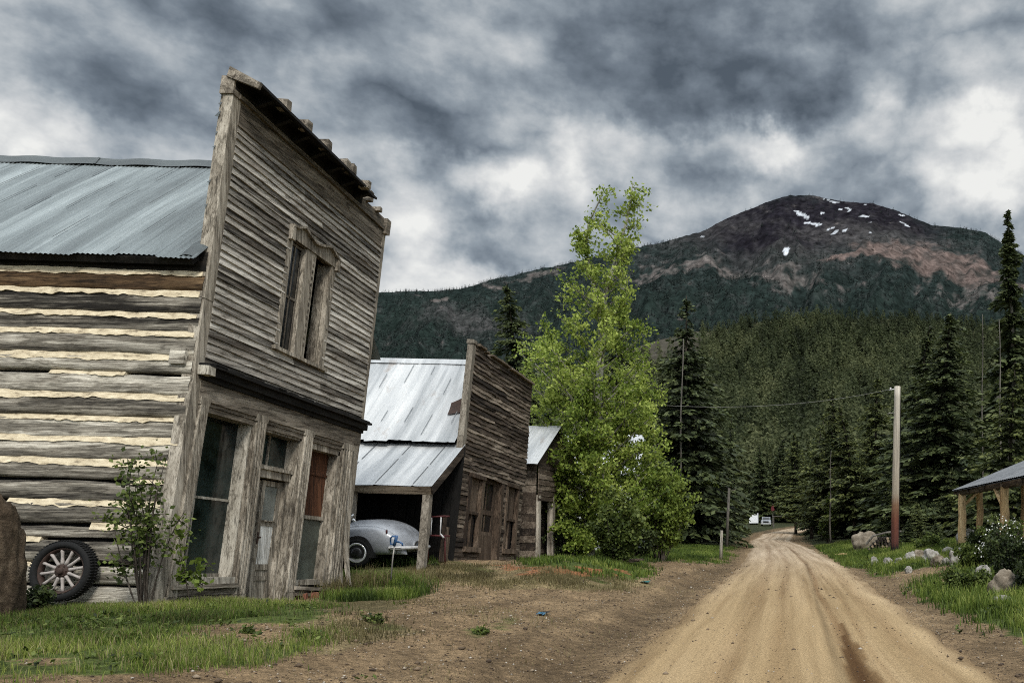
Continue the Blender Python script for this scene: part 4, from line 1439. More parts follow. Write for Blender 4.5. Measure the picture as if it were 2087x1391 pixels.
    for i in range(nd):
        for j in range(nk):
            d = -.14 - 10 * i / nd
            if (j == 3 and d > -.50) or (j == 4 and d > -.40) or (j == 5 and d > -.30): continue
            p = i * (nk + 1) + j
            fs.append((p, p + 1, p + nk + 2, p + nk + 1))
    rf.add(vs, fs, tn)
    for i in range(15):
        d_ = -.14 - .66 * (i + .5)
        k0 = random.uniform(0, .4)
        while k0 < .9:
            k1 = min(.94, k0 + random.uniform(.08, .3))
            rf.add([rs_(k0, d_, .045), rs_(k0, d_ - .018, .045), rs_((k0 + k1) / 2, d_ - .018, .045), rs_((k0 + k1) / 2, d_, .045), rs_(k1, d_ - .018, .045), rs_(k1, d_, .045)], [(0, 1, 2, 3), (3, 2, 4, 5)], random.uniform(-1.6, -.7))
            k0 = k1 + random.uniform(.1, .5)
    rf.grid(lambda a, b_: B(uR + 3.95 * b_, wR - .02 - (wR - 2.5) * b_, -.14 - 10 * a), 8, 3)
    ro = rf.build('roof', M['roof_white'], r)
    rc_ = MB()
    rc_.grid(lambda a, b_: rs_(1.01 - .06 * b_, -.13 - 10 * a, .04), 30, 1)
    rc_.build('ridge_cap', M['roof_white'], ro)
    fp = MB()
    fp.grid(lambda a, b_: rs_(.375 + .12 * b_ - .05 * a, -.20 - .52 * a, .03 + .22 * (1 - a) ** 1.3 * b_ + .10 * b_ ** 2), 8, 8, .2)
    fp.build('curled_flap', M['rust'], ro, label='rust brown curled sheet lifting beside the corner board')
    dk = MB()
    dk.grid(lambda a, b_: rs_(.05 + .93 * b_, -.16 - 9.9 * a, -.09), 4, 4)
    dk.build('roof_boards', M['black'], ro)
    # side wall and far walls
    sw = MB()
    sw.box(B, 0, .06, -.2, wE + .3, -10, -.05)
    sw.box(B, 5.9, 5.96, -.2, 2.5, -10, -.05)
    sw.box(B, .06, 5.9, -.2, 2.5, -10.06, -10)
    for i in range(10): sw.box(B, -.03, 0, -.2, 3.0, -.35 - i * 1.0, -.15 - i * 1.0)
    sw.build('side_wall', M['black'], r)

    # lean-to over the car
    uL = -2.0
    wT, wL = pt(0, 905, -.06), pt(0, 990, uL)
    def ls(k, d, off=0.0): return B(uL + (uL * -1 - .02) * k - off * .55, wL + (wT - wL) * k + off * .8, d)
    lt = MB()
    vs, fs, tn = [], [], []
    nd, nk = 200, 4
    for i in range(nd + 1):
        d = .06 - 8 * i / nd
        t_ = ((.06 - d) / .95)
        ridge_ = .025 * max(0, 1 - abs((t_ % 1) - .5) / .05)
        for j in range(nk + 1):
            k = j / nk
            vs.append(ls(k, d, ridge_ + .008 * math.sin(d * 4 + k)))
            tn.append((int(t_) * 31 % 7) / 7)
    for i in range(nd):
        for j in range(nk):
            p = i * (nk + 1) + j
            fs.append((p, p + 1, p + nk + 2, p + nk + 1))
    lt.add(vs, fs, tn)
    for i in range(9):
        d_ = .06 - .95 * (i + .5)
        k0 = 0.02
        while k0 < .97:
            k1 = min(.98, k0 + random.uniform(.25, .6))
            lt.add([ls(k0, d_, .034), ls(k0, d_ - .022, .034), ls(k1, d_ - .022, .034), ls(k1, d_, .034)], [(0, 1, 2, 3)], -2.1)
            k0 = k1 + random.uniform(.0, .12)
    lo = lt.build('lean_to_roof', M['roof_white'], r)
    un = MB()
    un.grid(lambda a, b_: ls(.02 + .96 * b_, .02 - 7.9 * a, -.05), 4, 2)
    for i in range(9): un.box(lambda a, b_, c_: ls(a, b_, c_), .04, .97, -.4 - i * .9, -.32 - i * .9, -.16, -.06)
    un.build('rafters', M['black'], lo)
    bm_ = MB()
    bm_.board(lambda a, b_, c_: ls(.035 + c_, a, b_), -8, .02, -.25, -.035, -.035, .03, 14, .004, .004, .7)
    bm_.build('eave_beam', M['grey_x'], lo)
    rk = MB()
    rk.board(lambda a, b_, c_: ls(a, .03 + c_, b_), .0, .98, -.24, -.03, 0, .04, 6, .004, .004, .1)
    rk.build('rake_board', M['brown_siding'], lo)
    for d0, lean in ((-.12, .0), (-2.0, .06), (-4.6, .02), (-7.2, 0)):
        top = Vector(ls(.055, d0, -.26))
        bx, by = top.x + .0, top.y - .30
        if d0 == -.12: bx, by = gp(858, 1160).x, gp(858, 1160).y
        bot = Vector((bx, by, gz(bx, by) - .05))
        po = MB()
        h = .092 if d0 == -.12 else .075
        def pm(a, b_, c_, top=top, bot=bot):
            q = bot + (top - bot) * a
            return (q.x + b_, q.y + c_, q.z)
        po.board(pm, 0, 1, -h, h, -h, h, 8, .005, .005, .7)
        po.build('lean_to_post', M['grey_z'], lo)
    bw = MB()
    for i in range(34): bw.board(lambda a, b_, c_: B(c_ - .08, a, b_), -.25, wT - .1, -.14 - i * .235, .08 - i * .235, 0, .025, 3, .004, .008)
    bw.build('back_wall', M['black'], r)
    lw_ = MB()
    lw_.box(lambda a, b_, c_: B(a, b_, c_), -2.0, 0, -.3, 2.2, -8.05, -7.98)
    lw_.build('end_wall', M['black'], lo)
    lo2 = MB()
    for a0, h in ((-.62, 1.15), (-.40, .85), (-.22, .65)):
        lo2.board(lambda a, b_, c_: B(b_, a, c_), -.05, h, a0, a0 + .20, -.10, -.07, 4, .005, .005)
    lo2.build('leaning_boards', M['brown_z'], r)
    return r


def building_three():
    """low cabin seen between the store and the green tree"""
    o = Vector((-8.9, 31.6, .35))
    m = lambda u, w, d: (o.x + d, o.y + u + .05 * w, o.z + w)
    r = thing('grey_cabin', 'grey plank cabin with pale metal roof, half hidden behind the bright green tree', 'building', o)
    rf = MB()
    rf.grid(lambda a, b_: (-8.75 - 9 * a, 31.2 + 3.4 * b_, 3.92 + 1.72 * b_ + .015 * math.sin(a * 60)), 60, 2, .5)
    rf.grid(lambda a, b_: (-8.75 - 9 * a, 34.6 + 3.4 * b_, 5.64 - 1.72 * b_), 8, 2, .5)
    rf.build('roof', M['roof_white'], r)
    fc = MB()
    siding_rows(fc, m, .05, 6.2, 2.3, 3.6, .2, .02, [], 6, .01, .01)
    fc.poly(lambda a, b_, c_: m(a, b_, c_), [(-.2, 3.55), (6.3, 3.55), (3.0, 5.15)], -.1, -.03, .4)
    fc.build('gable_siding', M['brown_siding'], r)
    sw = MB()
    for i in range(14): sw.board(lambda a, b_, c_: (a, 31.62 + c_ + .05 * b_, o.z + b_), -17.5, -8.95, i * .26, i * .26 + .25, -.03, .03, 6, .01, .01)
    for i in range(14): sw.board(m, .1, 6.2, i * .17, i * .17 + .16, -.5, -.46, 4, .01, .01)
    sw.box(lambda a, b_, c_: (a, b_, c_), -17.5, -9, 37.6, 37.7, .3, 4.0)
    sw.build('plank_wall', M['brown_siding'], r)
    for u in (.08, 2.05, 4.0):
        p = MB()
        p.board(lambda a, b_, c_: m(b_, a, c_), .25, 2.5, u, u + .30, -.18, .04, 4, .006, .004, .9)
        p.build('porch_post', M['trim_z'], r)
    d = MB()
    for i in range(4): d.board(lambda a, b_, c_: m(b_, a, c_), .3, 2.3, .6 + i * .30, .89 + i * .30, -.46, -.42, 3, .004, .004)
    for b_ in (.9, 1.7): d.box(m, .6, 1.8, b_, b_ + .1, -.42, -.40)
    d.build('door', M['grey_z'], r)
    fd = MB()
    for j in range(3):
        u = -.1
        while u < 6.2:
            L = random.uniform(.18, .5)
            fd.box(m, u, u + L - .02, -.25 + j * .16, -.11 + j * .16, -.6, .12 + random.uniform(-.03, .03), None, .02)
            u += L
    fd.build('stone_footing', M['rock_brown'], r)
    pl_ = MB()
    pl_.box(m, 3.1, 6.15, .3, 2.3, -.46, -.36)
    pl_.build('white_wall', M['plaster'], r)


def building_four():
    o = Vector((-9.6, 53, .2))
    r = thing('white_cottage', 'small white cottage with bluish metal roof glimpsed through the leaves right of the green tree', 'building', o)
    w = MB()
    w.box(ident, -17, -9.2, 53, 58, .1, 5.1)
    w.build('wall', M['plaster'], r)
    g = MB()
    g.poly(lambda a, b_, c_: (c_, a, b_), [(52.9, 5.1), (58.1, 5.1), (55.5, 7.3)], -9.3, -9.2)
    g.build('gable', M['plaster'], r)
    rf = MB()
    rf.grid(lambda a, b_: (-8.7 - 9 * a, 52.5 + 3 * b_, 4.75 + 2.7 * b_), 30, 1)
    rf.grid(lambda a, b_: (-8.7 - 9 * a, 55.5 + 3 * b_, 7.45 - 2.7 * b_), 30, 1)
    rf.build('roof', M['roof_white'], r)
    wd = MB()
    wd.box(ident, -9.2, -9.14, 54.3, 55.3, 1.3, 2.5)
    wo = wd.build('window', M['white_paint'], r)
    pn = MB()
    pn.box(ident, -9.14, -9.13, 54.38, 55.22, 1.38, 2.42)
    pn.build('pane', M['glass_black'], wo)


building_one()
building_two()
building_three()
building_four()


# ------------------------------------------------------------------ things standing about
def blob(name, mat, c, size, seed=0, label=None, cat=None, group=None, amp=.30, rz=0.0, flat=0.0, freq=1.4, n=26):
    """irregular stone: a displaced ball, cut a little flat underneath"""
    vs, fs = [], []
    for i in range(n + 1):
        th = math.pi * i / n
        for j in range(2 * n):
            ph = math.pi * j / n
            p = np.array([math.sin(th) * math.cos(ph), math.sin(th) * math.sin(ph), math.cos(th)])
            q = 1 + amp * (float(fbm(p[0] * freq + seed, p[1] * freq + p[2] * freq * 1.3 + seed * 2, 4, 7)) - .5) * 2
            q += amp * .8 * (float(fbm(p[2] * freq * 1.2 + seed * 3, p[0] * freq - p[1] * freq, 2, 9)) - .5) * 2
            q += .13 * (float(fbm(p[0] * 5 + seed * 2, p[1] * 5 - p[2] * 5 + seed, 3, 5)) - .5) * 2
            q = q * (1 - .22 * max(0.0, p[0] * math.cos(seed) + p[1] * math.sin(seed) - .55)) * (1 - .25 * max(0.0, p[2] * .8 + p[1] * math.cos(seed * 2) * .6 - .6))
            p = p * q
            x, y = p[0] * size[0], p[1] * size[1]
            z = p[2] * size[2]
            z = max(z, -size[2] * .55)
            vs.append((x * math.cos(rz) - y * math.sin(rz), x * math.sin(rz) + y * math.cos(rz), z + size[2] * .45 - flat))
    for i in range(n):
        for j in range(2 * n):
            a, b_ = i * 2 * n + j, i * 2 * n + (j + 1) % (2 * n)
            fs.append((a, a + 2 * n, b_ + 2 * n, b_))
    me = bpy.data.meshes.new(name)
    me.from_pydata(vs, [], fs)
    me.polygons.foreach_set('use_smooth', np.ones(len(fs), bool))
    me.materials.append(mat)
    me.update()
    o = link(name, me)
    o.location = c
    return tag(o, label, cat, group)


def leaning_wheel():
    c = at(130, 1162, A(0, .5, 0)[1] - .26)
    R = .43
    r = thing('wooden_spoked_wheel', 'old black tyred wheel with pale wooden spokes leaning against the log wall', 'wheel', (c.x, c.y, c.z - R))
    lean = .20
    def m(x, y, a):                      # a towards the camera
        yy = y + R
        return (c.x + x, c.y + (-a) + math.sin(lean) * (yy - R), c.z + (yy - R) * math.cos(lean))
    t = MB()
    prof = [(.335, .075), (.375, .088), (.415, .08), (.428, .05), (.43, 0), (.428, -.05), (.415, -.08), (.375, -.088), (.335, -.075)]
    t.lathe(m, [(a * R / .43, b_) for a, b_ in prof], 64, .5, True)
    for i in range(64):
        an = 2 * math.pi * i / 64
        for s_ in (-1, 1):
            def mm(a, b_, c_, an=an, s_=s_):
                rr = R * (.99 + a)
                ang = an + b_ + s_ * c_ * .0
                return m(rr * math.cos(ang), rr * math.sin(ang), s_ * (.03 + c_))
            t.box(mm, 0, .03, -.022, .022, -.02, .045, .4)
    t.build('tyre', M['rubber'], r, True)
    rm = MB()
    rm.lathe(m, [(.315, .055), (.325, .06), (.322, -.05), (.312, -.05), (.295, -.03), (.295, .04)], 48, .5, True)
    rm.build('rim', M['rust'], r, True)
    for i in range(12):
        an = 2 * math.pi * (i + .3) / 12
        s_ = MB()
        ca, sa = math.cos(an), math.sin(an)
        pts = [m(ca * q, sa * q, .02) for q in (.09, .13, .2, .26, .298)]
        s_.tube(pts, [.026, .024, .02, .022, .026], 8)
        s_.build('spoke', M['spoke'], r, True)
    h = MB()
    h.lathe(m, [(.001, .085), (.035, .085), (.045, .07), (.05, .05), (.095, .045), (.10, .03), (.10, -.05), (.001, -.05)], 28, .5)
    for i in range(6):
        an = math.pi * i / 3
        h.lathe(lambda x, y, a, an=an: m(x + .075 * math.cos(an), y + .075 * math.sin(an), a), [(.001, .058), (.011, .058), (.011, .04)], 6)
    h.build('hub', M['rust'], r, True)


def silver_car():
    wheel_c = at(730, 1126, 21.55)
    g0 = gz(wheel_c.x, wheel_c.y + .7)
    WR = .345
    o = Vector((wheel_c.x, wheel_c.y + .80, g0))
    r = thing('parked_car', 'old silver rounded car parked under the lean-to, tail towards the post', 'car', o)
    # l = along the car, + towards the tail (+X); s = sideways, - towards the camera
    m = lambda l, s, h: (o.x + (l if l < .2 else .2 + (l - .2) * .76), o.y + s, o.z + h)
    st = np.array([-3.25, -3.15, -2.9, -2.5, -2.0, -1.5, -1.0, -.5, 0, .4, .75, 1.0, 1.2, 1.34, 1.44, 1.49])
    top = np.array([.62, .74, .86, .95, .99, 1.02, 1.06, 1.12, 1.17, 1.17, 1.11, 1.02, .92, .80, .66, .54])
    bot = np.array([.40, .36, .30, .27, .26, .26, .26, .27, .29, .30, .31, .32, .34, .36, .40, .45])
    hw = np.array([.45, .60, .74, .80, .82, .83, .84, .85, .86, .85, .82, .77, .69, .58, .42, .22])
    L = np.linspace(-3.25, 1.49, 110)
    sm = lambda v: np.interp(L, st, v)
    for _ in range(1):
        T, Bo, Hw = [np.convolve(np.pad(sm(v), 4, 'edge'), np.ones(9) / 9, 'valid') for v in (top, bot, hw)]
    vs, fs = [], []
    K = 36
    for i, l in enumerate(L):
        for k_ in range(K):
            an = 2 * math.pi * k_ / K
            ca, sa = math.cos(an), math.sin(an)
            e = .62
            x = math.copysign(abs(ca) ** e, ca)
            y = math.copysign(abs(sa) ** (.75 if sa > 0 else .45), sa)
            mid = Bo[i] + (T[i] - Bo[i]) * .45
            h = mid + (T[i] - mid) * y if y > 0 else mid + (mid - Bo[i]) * y
            w_ = Hw[i] * x * (1.0 if y < .2 else 1 - .16 * (y - .2) ** 1.2)
            vs.append(m(l, w_, h))
    for i in range(len(L) - 1):
        for k_ in range(K):
            a, b_ = i * K + k_, i * K + (k_ + 1) % K
            fs.append((a, b_, b_ + K, a + K))
    fs += [tuple(range(K)), tuple(range((len(L) - 1) * K + K - 1, (len(L) - 1) * K - 1, -1))]
    bd = MB()
    bd.add(vs, fs, .5)
    # rear and front fenders bulge out of the body on both sides
    for cx_, ln in ((.12, 1.28), (-2.5, .9)):
        for s_ in (-1, 1):
            v2, f2 = [], []
            n1, n2 = 26, 18
            for i in range(n1 + 1):
                q = -1 + 2 * i / n1
                prof = max(0.0, 1 - abs(q) ** 2.3) ** .55
                for j in range(n2 + 1):
                    an = math.pi * (j / n2) - math.pi / 2
                    hh = .29 + (.70 * prof + .02) * (.5 + .5 * math.sin(an)) ** .9
                    out_ = .60 + (.285 * prof) * max(0, math.cos(an)) ** .55
                    v2.append(m(cx_ + q * ln, s_ * out_, hh))
            for i in range(n1):
                for j in range(n2):
                    p = i * (n2 + 1) + j
                    f2.append((p, p + 1, p + n2 + 2, p + n2 + 1))
            bd.add(v2, f2, .5)
    body = bd.build('body', M['car_paint'], r, True)
    # the wheel openings: dark wells standing a finger proud of the skin
    for cx_ in (0.02, -2.48):
        for s_ in (-1, 1):
            w_ = MB()
            pts = [(cx_ + .43 * math.cos(t_), .33 + .43 * math.sin(t_)) for t_ in np.linspace(0, math.pi, 25)] + [(cx_ - .43, .22), (cx_ + .43, .22)]
            w_.poly(lambda a, b_, c_: m(a, c_, b_), pts, s_ * .62, s_ * .897, .5)
            w_.build('wheel_well', M['car_dark'], body)
    for cx_ in (0.0, -2.5):
        for s_ in (-1, 1):
            cc_ = Vector(m(cx_, s_ * .82, WR))
            mm = lambda x, y, a, cc_=cc_, s_=s_: (cc_.x + x, cc_.y + s_ * a, cc_.z + y)
            ty = MB()
            ty.lathe(mm, [(.235, .07), (.28, .088), (.325, .08), (.343, .055), (WR, 0), (.343, -.055), (.325, -.08), (.235, -.07)], 44, .5, True)
            tyo = ty.build('wheel', M['rubber'], r, True)
            rm = MB()
            rm.lathe(mm, [(.245, .074), (.236, .092), (.215, .088), (.19, .07), (.15, .06), (.145, .065)], 40)
            rm.build('rim', M['chrome'], tyo, True)
            hc_ = MB()
            hc_.lathe(mm, [(.150, .046), (.135, .075), (.10, .095), (.05, .105), (.001, .108)], 36)
            hc_.build('hubcap', M['hub_paint'], tyo, True)
            dk = MB()
            dk.lathe(mm, [(.236, .0), (.001, .0)], 24)
            dk.build('brake_drum', M['car_dark'], tyo)
    bp = MB()
    for s_ in (-1,):
        bp.tube([m(.95, -.86, .46), m(1.25, -.80, .46), m(1.46, -.60, .46), m(1.56, -.3, .46), m(1.58, 0, .46), m(1.56, .3, .46), m(1.46, .6, .46), m(1.25, .8, .46)], .045, 10)
    bp.build('bumper', M['white_paint'], r, True)
    bp = MB()
    bp.tube([m(-2.95, -.80, .44), m(-3.25, -.6, .44), m(-3.34, 0, .44), m(-3.25, .6, .44), m(-2.95, .80, .44)], .05, 10)
    bp.build('bumper', M['white_paint'], r, True)
    tl = MB()
    tl.lathe(lambda x, y, a: m(.86 + x * .45, -.80 - a, .86 + y), [(.001, .05), (.04, .045), (.055, .0)], 16)
    tl.build('tail_light', M['red_paint'], r, True)
    for s_ in (-1, 1):
        hl = MB()
        hl.lathe(lambda x, y, a: m(-3.02 - a, s_ * .60 + x, .72 + y), [(.001, .14), (.06, .13), (.10, .08), (.11, 0)], 22)
        hl.build('headlight', M['chrome'], r, True)
    # open cockpit, windscreen, door seams, chrome bracket
    cp = MB()
    cp.poly(lambda a, b_, c_: m(a, b_, c_), [(-1.55, -.58), (-.32, -.60), (-.22, -.3), (-.22, .3), (-.32, .60), (-1.55, .58), (-1.65, 0)], 1.0, 1.135, .5)
    cp.build('cockpit', M['car_dark'], r)
    ws = MB()
    for s_ in (-1, 1): ws.tube([m(-1.62, s_ * .60, .98), m(-1.45, s_ * .56, 1.36)], .02, 8)
    ws.tube([m(-1.45, -.56, 1.36), m(-1.47, 0, 1.38), m(-1.45, .56, 1.36)], .02, 8)
    wso = ws.build('windscreen_frame', M['chrome'], r, True)
    wg = MB()
    wg.add([m(-1.61, -.58, 1.0), m(-1.61, .58, 1.0), m(-1.45, .55, 1.35), m(-1.45, -.55, 1.35)], [(0, 1, 2, 3)])
    wg.build('windscreen', M['glass_black'], wso)
    br = MB()
    br.tube([m(-.12, -.70, 1.10), m(-.17, -.72, 1.17)], [.035, .028], 8)
    br.tube([m(-.28, -.72, 1.17), m(-.15, -.72, 1.28)], [.014, .02], 8)
    br.build('hood_bracket', M['chrome'], r, True)
    ds = MB()
    ds.box(m, -.62, -.605, -.872, -.80, .34, 1.0)
    ds.build('door_seam', M['car_dark'], body)
    hd = MB()
    hd.tube([m(-.82, -.875, .86), m(-.68, -.89, .87)], .018, 8)
    hd.build('door_handle', M['chrome'], body, True)


def red_rack():
    p0 = at(874, 1055, 22.75)
    r = thing('red_rack', 'red rack with white upright bars beside the car under the lean-to', 'rack', (p0.x, p0.y, gz(p0.x, p0.y)))
    y = p0.y
    k = y / FOC
    X = lambda px: (px - VPX) * k
    Z = lambda py: EYE + (HOR - py) * k
    for a, b_ in ((1053, 1051), (1090, 1092)):
        t = MB()
        for dy in (0, .28): t.tube([(X(866), y + dy, Z(a)), (X(908), y + dy, Z(b_))], .022, 8)
        t.build('rail', M['red_paint'], r, True)
    for px in (880, 899):
        t = MB()
        t.tube([(X(px), y, Z(1053)), (X(px - 2), y, Z(1091))], .017, 8)
        t.build('upright', M['white_paint'], r, True)
    t = MB()
    t.tube([(X(897), y, Z(1086)), (X(905), y - .02, Z(1095))], [.015, .03], 8)
    t.build('hook', M['white_paint'], r, True)
    for px in (869, 904):
        t = MB()
        t.tube([(X(px), y + .1, Z(1090)), (X(px), y + .1, gz(X(px), y + .1))], .018, 8)
        t.build('leg', M['red_paint'], r, True)


def hydrant():
    b = gp(795, 1192)
    k = b.y / FOC
    r = thing('yard_pump_standpipe', 'thin leaning grey pipe topped by a blue handle, standing in tall grass before the car', 'standpipe', b)
    S = lambda px, py, dy=0: Vector(((px - VPX) * k, b.y + dy, EYE + (HOR - py) * k))
    t = MB()
    t.tube([b - Vector((0, 0, .1)), S(800, 1140), S(804, 1112)], [.016, .016, .018], 10)
    t.build('pipe', M['steel'], r, True)
    t = MB()
    t.tube([S(803, 1108), S(796, 1108), S(796, 1096), S(800, 1092), S(809, 1092)], .020, 8)
    t.tube([S(808, 1090), S(807, 1098), S(803, 1112)], [.03, .034, .03], 10)
    t.tube([S(806, 1103), S(815, 1104), S(820, 1107), S(820, 1112)], .020, 8)
    t.build('handle', M['blue_paint'], r, True)
    t = MB()
    t.tube([S(792, 1119), S(796, 1116.5), S(804, 1116), S(812, 1116.5), S(818, 1115.5)], .008, 6)
    t.tube([S(805, 1118), S(809, 1122), S(808, 1127), S(803, 1130)], .008, 6)
    t.build('wire_hook', M['rubber'], r, True)


def utility_pole():
    b = onground(1823, 43.0)
    k = b.y / FOC
    top = Vector((b.x + 6 * k, b.y, EYE + (HOR - 787) * k))
    r = thing('utility_pole', 'tall wooden utility pole, pale above and red brown stained below', 'pole', b)
    t = MB()
    n = 14
    t.tube([b + (top - b) * (i / n) - (Vector((0, 0, .2)) if i == 0 else Vector()) for i in range(n + 1)], [.20 - .055 * i / n for i in range(n + 1)], 18)
    t.build('shaft', M['pole'], r, True)
    t = MB()
    t.tube([top + Vector((-.12, -.02, -.12)), top + Vector((-.42, -.05, -.2))], .022, 8)
    t.tube([top + Vector((-.34, -.05, -.2)), top + Vector((-.34, -.05, -.06))], [.05, .035], 10)
    t.build('insulator', M['white_paint'], r, True)
    t = MB()
    q = top + Vector((-.12, -.05, -1.35))
    t.tube([q, q + Vector((-.25, -.05, .06)), q + Vector((-.38, -.05, -.02))], .018, 8)
    t.build('bracket', M['steel'], r, True)
    t = MB()
    t.tube([b + (top - b) * (i / 12) + Vector((.215 - .05 * i / 12, -.06, 0)) for i in range(12)], .014, 6)
    t.build('conduit', M['rubber'], r, True)
    a, e = top + Vector((-.36, -.05, -.15)), Vector((-7.6, 35.0, 6.75))
    w = MB()
    w.tube([a + (e - a) * (i / 40) - Vector((0, 0, .55 * 4 * (i / 40) * (1 - i / 40))) for i in range(41)], .009, 6)
    o = w.build('overhead_wire', M['wire'], None, True)
    tag(o, 'thin pale wire strung from the pole top towards the bright green tree', 'wire')
    # short weathered poles by the roadside
    for nm, px, Y, py, rr, lean, lab, mat in (('short_pole', 1481, 62, 994, .11, .18, 'short grey leaning pole left of the far road bend', 'snag'), ('marker_post', 1469, 44, 1080, .085, .05, 'pale squared post at the left edge of the road', 'pale_board')):
        bb = onground(px, Y)
        h = EYE + (HOR - py) * Y / FOC - bb.z
        tt_ = MB()
        tt_.tube([bb - Vector((0, 0, .1)), bb + Vector((lean * .4, 0, h * .5)), bb + Vector((lean, 0, h))], [rr, rr * .9, rr * .75], 10)
        if nm == 'short_pole': tt_.tube([bb + Vector((lean * .95, 0, h * .95)), bb + Vector((lean + .5, 0, h * .98))], .02, 6)
        o = tt_.build(nm, M[mat], None, True)
        tag(o, lab, 'pole' if nm == 'short_pole' else 'post')


def log_shelter():
    r0 = Vector((7.1, 31.5, 1.0))
    r = thing('log_post_porch', 'porch with grey sheet roof on peeled yellow log posts at the right edge', 'porch', r0)
    rf = MB()
    eave, rise = 3.22, .41
    zr = lambda x: eave + (x - 7.05) * rise
    rf.grid(lambda a, b_: (7.05 + 4.2 * b_, 26.0 + 11.3 * a + .15 * b_, zr(7.05 + 4.2 * b_) + .02 * math.sin(a * 140) ** 4), 140, 2, .5)
    rf.grid(lambda a, b_: (7.05 + 4.2 * b_, 26.0 + 11.3 * a + .15 * b_, zr(7.05 + 4.2 * b_) - .05), 2, 2, .5)
    ro = rf.build('roof', M['roof_grey'], r)
    for y in (26.5, 29, 31.6, 34.3, 37.0):
        ra = MB()
        ra.box(lambda a, b_, c_: (a, b_, zr(a) + c_), 7.1, 11.2, y, y + .12, -.21, -.06)
        ra.build('rafter', M['brown_siding'], ro)
    for x, z in ((7.28, 3.10), (9.2, 3.85)):
        b = MB()
        b.tube([(x, 26.2, z), (x, 37.0, z)], .13, 10)
        b.build('beam', M['brown_siding'], r, True)
    for x, y, rr, t_ in ((7.28, 36.3, .165, 3.05), (8.05, 36.5, .14, 3.38), (7.28, 29.3, .155, 3.05), (9.9, 36.5, .15, 4.0), (9.2, 29.3, .15, 3.75)):
        p = MB()
        z0 = gz(x, y) - .1
        n = 8
        p.tube([(x + .015 * math.sin(i * 1.7), y + .01 * math.cos(i * 2), z0 + (t_ - z0) * i / n) for i in range(n + 1)], [rr * (1.08 - .16 * i / n) for i in range(n + 1)], 14, random.random())
        p.build('log_post', M['pale_log'], r, True)
    for pts, rr in (([(7.28, 29.3, 2.3), (7.28, 30.5, 3.0)], .09), ([(7.28, 36.3, 2.5), (8.0, 36.4, 3.2)], .07)):
        br = MB()
        br.tube(pts, rr, 8)
        br.build('brace', M['pale_log'], r, True)
    fl = MB()
    fl.box(ident, 8.6, 12, 26.2, 36.4, .6, 1.25)
    fl.build('deck', M['brown_siding'], r)


